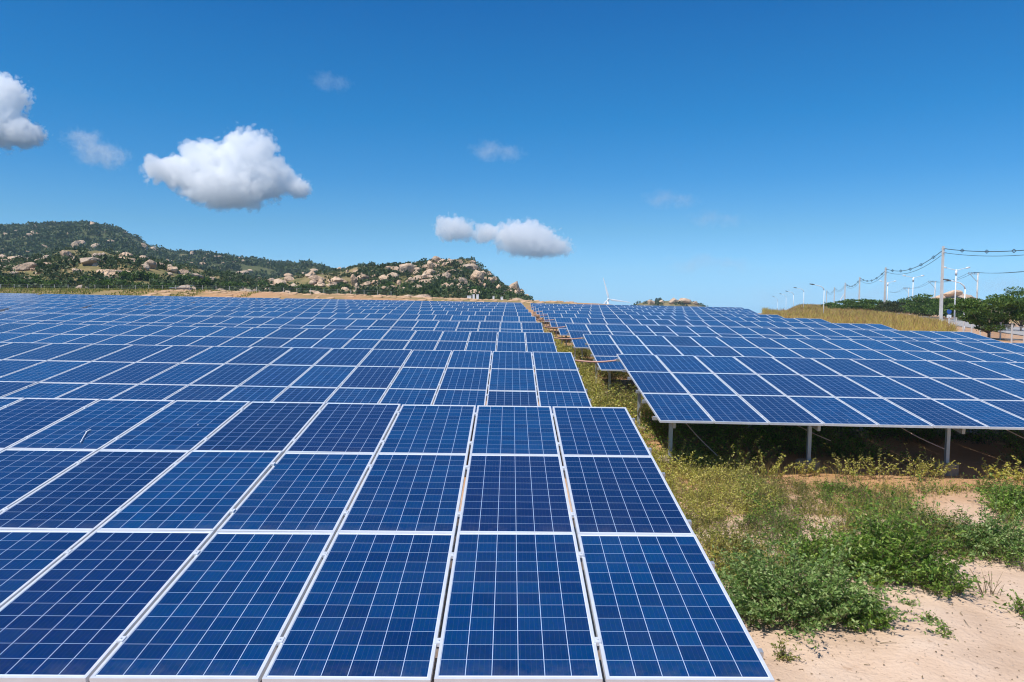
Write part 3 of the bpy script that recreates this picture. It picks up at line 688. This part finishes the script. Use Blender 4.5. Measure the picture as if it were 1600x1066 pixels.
for k in range(len(mt_)-1):
    for q in range(2):
        m = MB(); off = Vector((-.5+1.0*q, 0, 0)); m.tube(span_wire(mt_[k]+off, mt_[k+1]+off, 1.1, .03), .034, 4)
        tag(m.build('overhead_wire', [M_WIRE]), ('left' if q == 0 else 'right')+' strand of thin wire '+MS[k], 'cable', 'thin wires on the bracketed poles')
# double-armed white street lamps
DL = [(1492, 421, 120, 'nearest double-armed white street lamp, right of the tallest pole'), (1425.5, 433, 152, 'second double-armed white street lamp, above the brownish tree'), (1386, 441, 195, 'third double-armed street lamp, close beside the second concrete pole')]
for px, yt, d, lab in DL:
    b = foot(px, d); H = at(px, yt, d).z-b.z; root = empty('street_lamp', b); tag(root, lab, 'street lamp', 'double-armed street lamps')
    m = MB(); m.tube([(0, 0, -.4), (0, 0, H)], [.13, .08], 8); m.tube([(0, 0, H-.9), (0, 0, H-.2)], .17, 8); m.build('pole', [M_WHITE], root, True)
    for s in (-1, 1):
        m = MB(); m.tube([(0, 0, H-.15), (s*.6, 0, H-.02), (s*1.5, 0, H+.22)], [.06, .05, .04], 6); am = m.build('arm', [M_WHITE], root, True)
        m = MB(); m.tube([(s*1.45, 0, H+.20), (s*1.75, 0, H+.28), (s*2.15, 0, H+.34)], [.06, .14, .08], 8); m.build('lamp_head', [M_WHITE], am, True)
# single-armed lamps with dark heads
SLP = [(1507, 437, 84, 1474, 'nearest curved street lamp with a dark head, at the end of the fourth row'), (1287, 444, 127, 1265, 'curved street lamp standing in the golden grass'), (1255.5, 449.5, 180, 1240, 'third curved street lamp along the grass'), (1239.5, 455, 232, 1227, 'fourth curved street lamp along the grass'),
       (1228, 459, 285, 1218, 'fifth curved street lamp, small and far'), (1215, 463, 350, 1207, 'farthest tiny curved street lamp')]
for px, yt, d, hx, lab in SLP:
    b = foot(px, d); q = at(hx, yt, d); H = q.z-b.z; ax = q.x-b.x; root = empty('street_lamp', b); tag(root, lab, 'street lamp', 'curved street lamps along the grass')
    m = MB(); m.tube([(0, 0, -.4), (0, 0, H*.82)], [.075, .055], 8); m.tube([(0, 0, -.1), (0, 0, .5)], .12, 8); m.build('pole', [M_WHITE], root, True)
    m = MB(); m.tube([(0, 0, H*.82), (ax*.06, 0, H*.88), (ax*.22, 0, H*.935), (ax*.5, 0, H*.968), (ax*.7, 0, H*.982)], [.07, .065, .06, .05, .045], 6); am = m.build('arm', [M_WHITE], root, True)
    m = MB(); m.tube([(ax*.66, 0, H*.985), (ax*.8, 0, H*.992), (ax, 0, H*1.005)], [.05, .11, .07], 8); m.build('lamp_head', [M_DARK], am, True)
# small round road sign
b = foot(1483, 108); root = empty('road_sign', b); tag(root, 'small blue and white road sign on a post between the trees', 'sign')
z1 = at(1483, 486, 108).z-b.z
m = MB(); m.tube([(0, 0, -.3), (0, 0, z1)], .05, 6); m.build('post', [M_WHITE], root)
m = MB(); m.tube([(0, -.08, z1-.1), (0, -.05, z1-.1)], .34, 20); m.build('sign_disc', [simple('sign_blue', (.02, .09, .35), .4)], root)
m = MB(); m.box((-.32, -.08, z1-1.0), (.32, -.05, z1-.55)); m.build('sign_plate', [M_WHITE], root)

# ------------------------------------------------------------------ wind turbines
def turbine(px, py, d, blade, angs, lab):
    hub = at(px, py, d); gz_ = min(gz(hub.x, hub.y), hub.z-70); root = empty('wind_turbine', (hub.x, hub.y, gz_)); tag(root, lab, 'wind turbine', 'wind turbines')
    H = hub.z-gz_
    m = MB(); m.tube([(0, 3, -5), (0, 3, H*.5), (0, 3, H-1)], [2.6, 2.1, 1.5], 16); m.build('tower', [M_TURB], root, True)
    m = MB(); m.tube([(0, -1.5, H), (0, 0, H), (0, 5, H+.2), (0, 8, H+.2)], [1.2, 1.9, 1.9, 1.2], 10); m.build('nacelle', [M_TURB], root, True)
    m = MB(); m.tube([(0, -4.2, H), (0, -3.6, H), (0, -2.6, H), (0, -1.6, H)], [.2, 1.1, 1.6, 1.7], 12); m.build('hub', [M_TURB], root, True)
    for a in angs:
        a = R(a); ux = Vector((math.sin(a), 0, math.cos(a))); uy = Vector((math.cos(a), 0, -math.sin(a))); c = Vector((0, -2.6, H)); V = []
        for t, w, th_ in ((.02, 1.8, 1.5), (.08, 2.1, 1.3), (.2, 4.0, 1.0), (.4, 3.2, .7), (.7, 2.1, .45), (.95, 1.2, .25), (1, .2, .08)):
            p = c+ux*t*blade
            V += [tuple(p-uy*w*.35), tuple(p+Vector((0, -th_/2, 0))), tuple(p+uy*w*.65), tuple(p+Vector((0, th_/2, 0)))]
        mm = MB(); mm.add(V, [(i*4+k, i*4+(k+1) % 4, i*4+4+(k+1) % 4, i*4+4+k) for i in range(6) for k in range(4)]+[(0, 1, 2, 3), (27, 26, 25, 24)]); mm.build('blade', [M_TURB], root)
turbine(950.5, 467.5, 1400, 41, (-15, 98, 218), 'white wind turbine rising behind the middle of the tables')
turbine(1303, 484, 1500, 42, (30, 150, 270), 'white turbine blade slanting up behind the roadside trees')

# ------------------------------------------------------------------ hills
HILLS = {
 'front': dict(sky=[(-260, 415), (-120, 408), (0, 403), (60, 404), (100, 396), (150, 400), (200, 402), (250, 410), (300, 420), (350, 428), (420, 440), (480, 448)], d0=150, d1=330, amp=3.0, y0=(456, 458)),
 'mid': dict(sky=[(330, 452), (400, 436), (440, 428), (490, 423), (530, 420), (560, 414), (610, 411), (650, 410), (680, 404), (700, 404), (730, 407), (752, 420), (775, 434), (795, 443), (812, 446), (822, 458), (842, 468), (856, 473)], d0=190, d1=460, amp=3.0, y0=(458, 472)),
 'back': dict(sky=[(-320, 330), (-160, 338), (-60, 344), (0, 346), (60, 346), (100, 345), (150, 347), (185, 352), (205, 364), (240, 380), (270, 387), (330, 388), (380, 396), (430, 402), (480, 407), (540, 418), (620, 432), (720, 455)], d0=420, d1=950, amp=6.0, y0=(446, 462)),
 'right': dict(sky=[(975, 479), (990, 474), (1005, 470), (1030, 468), (1060, 466), (1080, 468), (1092, 473), (1106, 480)], d0=560, d1=680, amp=1.5, y0=(486, 486)),
 'dome': dict(sky=[(1420, 478), (1450, 462), (1475, 454), (1495, 451), (1515, 456), (1540, 468), (1560, 478)], d0=420, d1=520, amp=1.0, y0=(486, 486)),
}
hgrid = {}
def fbm(x, y, s, o=5): return mnoise.fractal(Vector((x*s, y*s, 1.7)), 1.0, 2.1, o)
def build_hill(key, name, label):
    h = HILLS[key]; sx_ = [p[0] for p in h['sky']]; sy_ = [p[1] for p in h['sky']]
    px = np.linspace(sx_[0], sx_[-1], max(60, int((sx_[-1]-sx_[0])/(2.2 if key != 'right' else 1.5)))); nd = 90
    ds = np.concatenate([np.linspace(h['d0'], h['d1'], 66), np.linspace(h['d1'], h['d1']*1.5, nd-65)[1:]])
    V = np.zeros((len(ds), len(px), 3)); ytop = np.interp(px, sx_, sy_)+{'back': 14, 'front': 6, 'mid': 11, 'right': 3, 'dome': 5}.get(key, 0)
    for a, p in enumerate(px):
        zt = at(p, ytop[a], h['d1']).z
        for b, d in enumerate(ds):
            q = at(p, 480, d); z0 = gz(q.x, q.y)-1.5 if key in ('front', 'mid') else at(p, np.interp(p, (sx_[0], sx_[-1]), h['y0']), h['d0']).z-3
            t = (d-h['d0'])/(h['d1']-h['d0'])
            f = (1-(1-min(t, 1))**1.55) if t <= 1 else max(0, 1-((t-1)*1.3))
            n_ = fbm(q.x, q.y, .022 if key != 'back' else .009, 6)*h['amp']*min(1, t*3+.1)*(1.6 if t < .93 else .45)
            V[b, a] = (q.x, q.y, z0+(zt-z0)*f+n_*min(1, max(.15, (zt-z0)/12)))
    i, j = np.meshgrid(np.arange(len(ds)-1), np.arange(len(px)-1), indexing='ij'); w = len(px)
    F = np.stack([i*w+j, i*w+j+1, (i+1)*w+j+1, (i+1)*w+j], -1).reshape(-1, 4)
    o = mesh_np(name, V.reshape(-1, 3), F, {'dome': M_ROCK, 'back': M_HILLFAR}.get(key, M_HILL), True); tag(o, label, None, None, 'structure')
    hgrid[key] = (px, ds, V)
def hill_z(key, p, d):
    px, ds, V = hgrid[key]; a = np.clip(np.searchsorted(px, p)-1, 0, len(px)-2); b = np.clip(np.searchsorted(ds, d)-1, 0, len(ds)-2)
    s = (p-px[a])/(px[a+1]-px[a]); t = (d-ds[b])/(ds[b+1]-ds[b])
    return V[b, a]*(1-s)*(1-t)+V[b, a+1]*s*(1-t)+V[b+1, a]*(1-s)*t+V[b+1, a+1]*s*t
def on_hill(key, p, y):
    ds = hgrid[key][1]; d = ds[0]
    while d < HILLS[key]['d1']:
        q = hill_z(key, p, d)
        if q[2] >= at(p, y, d).z: return Vector(q), d
        d *= 1.006
    d = HILLS[key]['d1']; return Vector(hill_z(key, p, d)), d
build_hill('back', 'hill', 'large scrubby hill rising at the far left')
build_hill('front', 'hill', 'low bouldery slope at the foot of the large left hill')
build_hill('mid', 'hill', 'rocky knoll in the middle of the skyline')
build_hill('right', 'hill', 'small low rocky mound beyond the tables')
build_hill('dome', 'hill', 'bare rocky dome behind the roadside trees')

def rock_mesh(seed, pts=3):
    import bmesh
    bm = bmesh.new(); bmesh.ops.create_icosphere(bm, subdivisions=pts, radius=1); r = np.random.default_rng(seed)
    cuts = [(Vector(unit(r.normal(0, 1, (1, 3)))[0]), r.uniform(.45, .8)) for _ in range(16)]; o = Vector(r.uniform(0, 50, 3))
    for v in bm.verts:
        p = v.co.copy()
        for n_, dd in cuts:
            e = p.dot(n_)-dd
            if e > 0: p -= n_*e*.97
        v.co = p*(1+.11*mnoise.fractal(p*2.2+o, 1, 2, 5))
    me = bpy.data.meshes.new('boulder'); bm.to_mesh(me); bm.free(); me.materials.append(M_ROCK); return me
RM = [rock_mesh(s) for s in range(8)]
def boulder(key, x, y, w, h, group, label):
    p, d = on_hill(key, x, y+h*.5); s = d/FPX
    o = link('boulder', RM[random.randrange(8)]); o.location = p+Vector((0, w*s*.2, h*s*.30)); f_s = {'mid': 1.25, 'front': 1.1, 'right': 1.2, 'dome': .9}.get(key, 1.0); o.scale = (w*s*.5*f_s, w*s*.46*f_s, h*s*.6*f_s)
    o.rotation_euler = (random.uniform(-.25, .25), random.uniform(-.3, .3), random.uniform(-.5, .5)+random.choice((0, math.pi)))
    return tag(o, label, 'boulder', group)
BF = [(101, 396, 22, 16), (140, 407, 58, 17), (169, 427, 48, 18), (195, 398, 24, 14), (197, 405, 34, 9), (223, 416, 18, 12), (31, 417, 40, 14), (75, 413, 30, 10), (36, 395, 14, 12), (6, 408, 16, 10), (24, 402, 24, 8), (269, 420, 22, 12), (255, 416, 18, 8), (285, 424, 24, 8), (118, 424, 20, 12), (60, 424, 22, 9), (90, 430, 16, 8), (165, 412, 20, 7), (20, 428, 18, 8), (120, 403, 12, 8)]
BM_ = [(553, 438, 13, 20), (634, 421, 28, 20), (600, 434, 23, 13), (615, 409, 16, 9), (672, 415, 14, 17), (683, 404, 17, 15), (747, 428, 24, 26), (801, 447, 20, 22), (697, 431, 14, 17), (623, 441, 9, 10), (530, 438, 26, 12), (722, 440, 17, 18), (728, 418, 30, 13), (556, 424, 14, 9), (778, 449, 12, 12), (760, 437, 14, 14), (704, 408, 13, 10), (716, 409, 12, 9), (663, 432, 10, 12), (590, 450, 16, 7), (540, 452, 12, 6), (650, 446, 12, 8), (690, 447, 12, 8), (738, 409, 10, 7), (565, 430, 8, 8), (500, 446, 14, 7), (640, 411, 10, 7), (790, 456, 10, 8), (730, 452, 14, 10)]
rb = random.Random(5)
BM_ += [(x+rb.uniform(-1.0, 1.0)*w, y+rb.uniform(-.2, .7)*h, w*rb.uniform(.3, .6), h*rb.uniform(.35, .6)) for x, y, w, h in BM_ if w > 12 for _ in range(4)]
BF += [(x+rb.uniform(-1, 1)*w, y+rb.uniform(-.2, .6)*h, w*rb.uniform(.25, .5), h*rb.uniform(.4, .7)) for x, y, w, h in BF if w > 30]
for x, y, w, h in BF: boulder('front', x, y, w, h, 'boulders on the left slope', 'tan granite boulder on the low slope under the large left hill')
for x, y, w, h in BM_: boulder('mid', x, y, w, h, 'boulders on the rocky knoll', 'tan granite boulder on the rocky knoll in the skyline')
BB = [(120, 380, 26, 18), (226, 384, 12, 14), (240, 388, 12, 10), (340, 402, 20, 9), (319, 405, 10, 9), (375, 428, 30, 16), (355, 430, 14, 10), (400, 436, 26, 6), (390, 424, 14, 8), (300, 396, 8, 12), (430, 404, 12, 8), (58, 354, 16, 4), (145, 349, 10, 8), (172, 351, 22, 6), (97, 346, 12, 6), (35, 347, 18, 5), (38, 371, 10, 6), (10, 366, 10, 6), (275, 391, 7, 6), (405, 400, 9, 6), (230, 401, 10, 6), (340, 418, 12, 7), (365, 411, 12, 6), (300, 412, 12, 7), (420, 412, 10, 5), (270, 408, 10, 5), (70, 385, 14, 6), (45, 392, 12, 7)]
for x, y, w, h in BB: boulder('back', x, y, w, h, 'boulders on the large hill', 'weathered rock outcrop among scrub on the large left hill')
for x, y, w, h in [(1017, 472, 15, 8), (1052, 471, 19, 11), (1071, 469, 23, 12), (1086, 473, 10, 7), (1033, 471, 10, 7)]: boulder('right', x, y, w, h, 'boulders on the small mound', 'tan boulder on the small low mound beyond the tables')
for x, y, w, h in [(1492, 458, 40, 16), (1470, 463, 18, 9), (1515, 463, 18, 10)]: boulder('dome', x, y, w, h, 'rocks on the dome', 'pale rock on the dome behind the roadside trees')

# scrub cover on the hills (one uncountable mass per hill) and small rubble
def scrub(key, n, size, nl, keep, name, label, mat=L_SCRUB, ls=.36):
    px, ds, _ = hgrid[key]; C = []; S = []
    while len(C) < n:
        p = random.uniform(px[0]+3, px[-1]-3); d = random.uniform(HILLS[key]['d0'], HILLS[key]['d1']*1.02)
        if not keep(p, d): continue
        q = hill_z(key, p, d); s = size*random.uniform(.5, 1.35)
        if mnoise.noise(Vector((q[0]*.05, q[1]*.05, 5)))+random.uniform(-.5, .5) < -.12: continue
        C.append(q); S.append(s)
    C = np.array(C); S = np.array(S); k = np.repeat(np.arange(n), nl); N = n*nl
    q = unit(rng.normal(0, 1, (N, 3)))*rng.uniform(.35, 1, N)[:, None]**.5; q[:, 2] = np.abs(q[:, 2])*.75
    lump = 1+.25*np.sin(q[:, 0]*5+k)*np.cos(q[:, 1]*4+k*1.7)
    P = C[k]+q*(S[k]*lump)[:, None]; D = unit(q+rng.normal(0, .6, (N, 3)))
    V, F = leaf_arrays(P, D, S[k]*ls*rng.uniform(.6, 1.5, N), .75)
    return tag(mesh_np(name, V, F, mat), label, 'scrub', None, 'stuff')
scrub('back', 9000, 3.2, 34, lambda p, d: True, 'hill_scrub', 'dark green scrub covering the large left hill', ls=.5)
scrub('front', 1900, 1.75, 60, lambda p, d: mnoise.noise(Vector((p*.03, d*.02, 0))) > -.2, 'hill_scrub', 'green scrub between boulders on the low left slope', ls=.34)
scrub('mid', 2500, 1.8, 56, lambda p, d: (p > 560 or d > 380 or random.random() < .3), 'hill_scrub', 'green scrub between boulders on the rocky knoll', ls=.36)
scrub('right', 45, 2.4, 60, lambda p, d: True, 'hill_scrub', 'scrub on the small low mound', ls=.45)
def rubble(key, n, smin, smax, label):
    px, ds, _ = hgrid[key]; m = []; f = []; c = 0
    bv = np.array([v.co for v in RM2.vertices]); bf = np.array([p.vertices for p in RM2.polygons])
    for _ in range(n):
        p = random.uniform(px[0]+3, px[-1]-3); d = random.uniform(HILLS[key]['d0'], HILLS[key]['d1']); q = hill_z(key, p, d); s = random.uniform(smin, smax)
        if mnoise.noise(Vector((q[0]*.04, q[1]*.04, 9))) < .02: continue
        a = random.uniform(0, 6.28); Rm = np.array([[math.cos(a), -math.sin(a), 0], [math.sin(a), math.cos(a), 0], [0, 0, 1]])
        m.append(bv*np.array([s*random.uniform(.8, 1.6), s, s*random.uniform(.5, .9)])@Rm.T+q+np.array([0, 0, s*.25])); f.append(bf+c); c += len(bv)
    tag(mesh_np('rubble', np.concatenate(m), np.concatenate(f), M_ROCK), label, 'rubble', None, 'stuff')
RM2 = rock_mesh(33, 2)
rubble('front', 480, .5, 2.8, 'small rocks strewn over the low left slope')
rubble('mid', 750, .6, 3.0, 'small rocks strewn over the rocky knoll')
rubble('back', 600, 1.5, 4.5, 'small rock outcrops strewn over the large left hill')
# dark trees along the hill foot
FT = [(18, 441, 38, 20), (60, 445, 20, 14), (82, 446, 24, 16), (55, 436, 22, 10), (158, 448, 32, 18), (185, 441, 26, 10), (205, 430, 26, 16), (218, 449, 34, 16), (255, 449, 40, 12), (232, 432, 24, 14), (320, 444, 24, 18), (290, 436, 30, 12), (352, 446, 24, 13), (375, 448, 24, 13), (413, 446, 20, 14), (440, 450, 18, 11), (458, 450, 22, 11), (490, 452, 18, 10), (516, 452, 22, 12), (536, 447, 16, 9), (475, 449, 14, 9), (600, 446, 24, 12), (640, 448, 22, 12), (676, 458, 20, 8), (690, 444, 20, 10), (745, 456, 26, 14), (770, 458, 22, 12), (800, 462, 22, 10), (822, 465, 18, 8), (135, 436, 24, 10)]
for x, y, w, h in FT:
    key = 'front' if x < 440 else 'mid'; p, d = on_hill(key, x, min(y+h*.5, 456 if x < 440 else 470)); s = d/FPX
    root = empty('hill_tree', p-Vector((0, 0, .4))); tag(root, 'dark green bushy tree along the foot of the hills', 'tree', 'trees along the foot of the hills')
    (V, F), B = crown_arrays((0, 0, h*s*.55), w*s*.55, w*s*.45, h*s*.55, 900, .55, 18, False); mesh_np('crown', V, F, L_TREE, parent=root)
    m = MB(); m.tube([(0, 0, -.5), (0, 0, h*s*.6)], [.16, .08], 5); m.build('trunk', [M_BARK], root)

# dry tufts and clods along the bare earth strip
def on_strip(x, y):
    d = y-CY; px = 800+FPX*(x-CX)/np.maximum(d, 1); return (px > -60) & (px < 250+160*np.sin(x*.7)) & (d > 116) & (d < 140)
V, F = blades(8000, on_strip, (-110, 30, 108, 140), .32, .05)
tag(mesh_np('strip_grass', V, F, L_OLIVE), 'short dry tufts on the earth strip at the foot of the hills', 'grass', None, 'stuff')
bv = np.array([v.co for v in RM2.vertices]); bf = np.array([p.vertices for p in RM2.polygons]); vs_, fs_ = [], []
for k in range(420):
    px = random.uniform(230, 900); d = random.uniform(112, 138); q = foot(px, d); sc_ = random.uniform(.12, .5); vs_.append(bv*np.array([sc_*2.2, sc_, sc_*.55])+np.array(q)); fs_.append(bf+len(bv)*k)
tag(mesh_np('earth_clods', np.concatenate(vs_), np.concatenate(fs_), simple('clod', (.52, .33, .19), .95, 0, .25, .7)), 'orange earth clods along the foot of the hills', 'earth', None, 'stuff')
# fence, shed and markers at the hill foot
fr = empty('boundary_fence', (0, 0, 0)); tag(fr, 'long pale boundary fence along the foot of the hills', 'fence'); w_ = MB(); prev = None
for px in np.arange(-40, 620, 21):
    b = foot(px, 134); m = MB(); m.box((b.x-.025, b.y-.025, b.z-.3), (b.x+.025, b.y+.025, b.z+1.0)); m.build('fence_post', [M_POLE], fr)
    if prev is not None:
        for h in (.35, .65, .95): w_.tube([prev+Vector((0, 0, h)), b+Vector((0, 0, h))], .006, 3, caps=False)
    prev = b
w_.build('fence_wire', [M_STEEL], fr)
b = foot(281, 142); root = empty('shed', b); tag(root, 'small shed with a slanting blue-grey metal roof at the hill foot', 'shed')
m = MB(); m.box((-1.4, 0, -.3), (1.4, 2.2, .75)); m.build('wall', [simple('shed_wall', (.3, .28, .25), .8)], root)
m = MB(); m.add([(-1.8, -.35, .62), (1.7, -.35, 1.05), (1.7, 2.5, 1.25), (-1.8, 2.5, .82), (-1.8, -.35, .68), (1.7, -.35, 1.11), (1.7, 2.5, 1.31), (-1.8, 2.5, .88)], [(0, 3, 2, 1), (4, 5, 6, 7), (0, 1, 5, 4), (1, 2, 6, 5), (2, 3, 7, 6), (3, 0, 4, 7)]); m.build('roof', [simple('shed_roof', (.42, .5, .6), .4, .3)], root)
for px, w, h in ((733, .7, .55), (740, .35, .8), (746, .4, .8), (771, .3, .6), (784, .4, .5)):
    b = foot(px, 129); m = MB(); m.box((-w/2, -.2, -.3), (w/2, .2, h)); m.box((-w/2-.03, -.23, h), (w/2+.03, .23, h+.07)); o = m.build('marker_block', [M_WHITE]); o.location = b
    tag(o, 'small white concrete marker block at the foot of the knoll', 'marker', 'white marker blocks')

# ------------------------------------------------------------------ clouds (volumes far outside everything)
def cloud(name, px, py, d, puffs, dens, label, amp=.8, soft=.14, nscale=9.0, warp=.22, bump=.55):
    """puffs: (dx px, dy px, rx px, ry px) around px,py; volume with a noisy density field"""
    c = at(px, py, d); s = d/FPX
    x0 = min(a-r*1.7 for a, b_, r, q in puffs)*s; x1 = max(a+r*1.7 for a, b_, r, q in puffs)*s
    z0 = min(-b_-q*1.7 for a, b_, r, q in puffs)*s; z1 = max(-b_+q*1.7 for a, b_, r, q in puffs)*s
    ry = max(r for a, b_, r, q in puffs)*s*1.5
    n = NT(name); p = n.coord('Object'); k = 1/(max(r for a, b_, r, q in puffs)*s)
    wv = n.vmath('MULTIPLY', n.vmath('SUBTRACT', n.noise(p, k*1.6, 2, .55, 0, 1), (.5, .5, .5)), tuple([warp*2/k]*3)); pw = n.vmath('ADD', p, wv)
    f = None
    for a, b_, r, q in puffs:
        v = n.vmath('DIVIDE', n.vmath('SUBTRACT', pw, (a*s, 0, -b_*s)), (r*s, min(r*s, ry)*.9, q*s))
        g = n.math('SUBTRACT', 1.0, n.vmath('LENGTH', v, None, 1)); f = g if f is None else n.math('SMOOTH_MAX', f, g, .15)
    nz = n.math('SUBTRACT', n.noise(p, k*nscale*.5, 5, .66), .5)
    vo = n.new('ShaderNodeTexVoronoi', feature='F1'); n.set(vo.inputs['Vector'], pw); vo.inputs['Scale'].default_value = k*5.5
    f = n.math('ADD', f, n.math('MULTIPLY', nz, amp)); f = n.math('ADD', f, n.math('MULTIPLY', n.math('SUBTRACT', .42, vo.outputs['Distance']), bump))
    f = n.math('DIVIDE', n.math('ADD', f, .015), soft, clamp=True)
    f = n.math('MULTIPLY', f, dens*k*4.6)
    vs = n.new('ShaderNodeVolumePrincipled'); vs.inputs['Color'].default_value = (.999, .999, .999, 1); vs.inputs['Anisotropy'].default_value = 0; n.set(vs.inputs['Density'], f)
    n.done(vs.outputs[0], True)
    m = MB(); m.box((x0, -ry, z0), (x1, ry, z1)); o = m.build(name, [n.mat]); o.location = c
    n.mat.cycles.volume_step_rate = .3
    return tag(o, label, 'cloud', 'clouds in the sky', 'thing')
cloud('cloud', 360, 272, 3000, [(-75, -2, 55, 26), (-40, -18, 42, 36), (25, -22, 50, 48), (60, 5, 42, 38), (-5, 22, 75, 32), (30, -38, 30, 24)], 1.0, 'biggest white cumulus cloud, at the left above the hill')
cloud('cloud', 467, 295, 3000, [(0, 0, 20, 16)], .5, 'small white puff just right of the biggest cloud', .9, .2)
cloud('cloud', 5, 180, 3000, [(-5, -25, 42, 38), (-15, 15, 50, 38), (25, 28, 40, 22)], .9, 'white cloud with a grey base cut by the left border')
cloud('cloud', 150, 235, 3000, [(-20, -18, 30, 16), (0, 2, 34, 24), (25, 10, 28, 20)], .17, 'thin wispy cloud between the left border cloud and the biggest cloud', 1.5, .9, 7, .6)
cloud('cloud', 785, 375, 4200, [(-75, -16, 32, 22), (-25, -10, 26, 14), (35, -4, 52, 28), (60, 10, 48, 18)], .8, 'double-lobed white cloud above the rocky knoll')
for px, py, rx, ry, ds_, lab in [(777, 236, 40, 15, .10, 'thin white wisp high in the middle of the sky'), (518, 127, 30, 16, .05, 'faintest wisp near the top, above the biggest cloud'), (1048, 311, 42, 13, .07, 'faint slanting wisp right of the middle'), (1120, 342, 44, 12, .05, 'faint flat wisp below the slanting wisp'), (1112, 412, 70, 12, .07, 'long faint flat wisp low above the small mound')]:
    cloud('cloud', px, py, 4000, [(-rx*.3, 0, rx*.8, ry), (rx*.4, 2, rx*.7, ry*.8)], ds_*1.1, lab, 1.7, 1.1, 7, .5)
for px, py, rx, ry, ds_, lab in [(1270, 462, 110, 20, .05, 'hazy low cloud bank over the far street lamps'), (1590, 445, 60, 16, .06, 'pale low cloud at the right border behind the wires'), (1420, 455, 130, 14, .04, 'hazy low cloud bank behind the concrete poles')]:
    cloud('cloud', px, py, 7000, [(-rx*.4, 0, rx*.7, ry), (rx*.4, 3, rx*.7, ry*.8)], ds_, lab, 1.2, .9, 5, .4)

# scrap lying on the nearest table
q = at(131, 692, 8.3); tl = Vector((0, 0, 0))
def on_table(px, py):
    v = ray(px, py); C = Vector((CX, CY, CZ)); nrm = Vector((.0042, -math.sin(TILT), math.cos(TILT)))
    t = -C.dot(nrm)/v.dot(nrm); return C+v*t+nrm*.012
m = MB(); m.tube([on_table(*p) for p in ((126, 693), (131, 684), (136, 676), (142, 673), (139, 674), (134, 677))], .006, 5)
tag(m.build('scrap', [M_WHITE]), 'thin white hooked scrap lying on a panel of the nearest table', 'scrap')

# air between the camera and the hills
hz = NT('haze_air'); pv = hz.new('ShaderNodeVolumePrincipled'); pv.inputs['Color'].default_value = (.56, .80, 1, 1); pv.inputs['Density'].default_value = HAZE; pv.inputs['Anisotropy'].default_value = .0
hz.done(pv.outputs[0], True)
if HAZE > 0:
    m = MB(); m.box((-2700, -2700, -75), (2700, 2700, 118)); tag(m.build('haze', [hz.mat]), 'thin blue haze in the air before the hills', None, None, 'stuff')
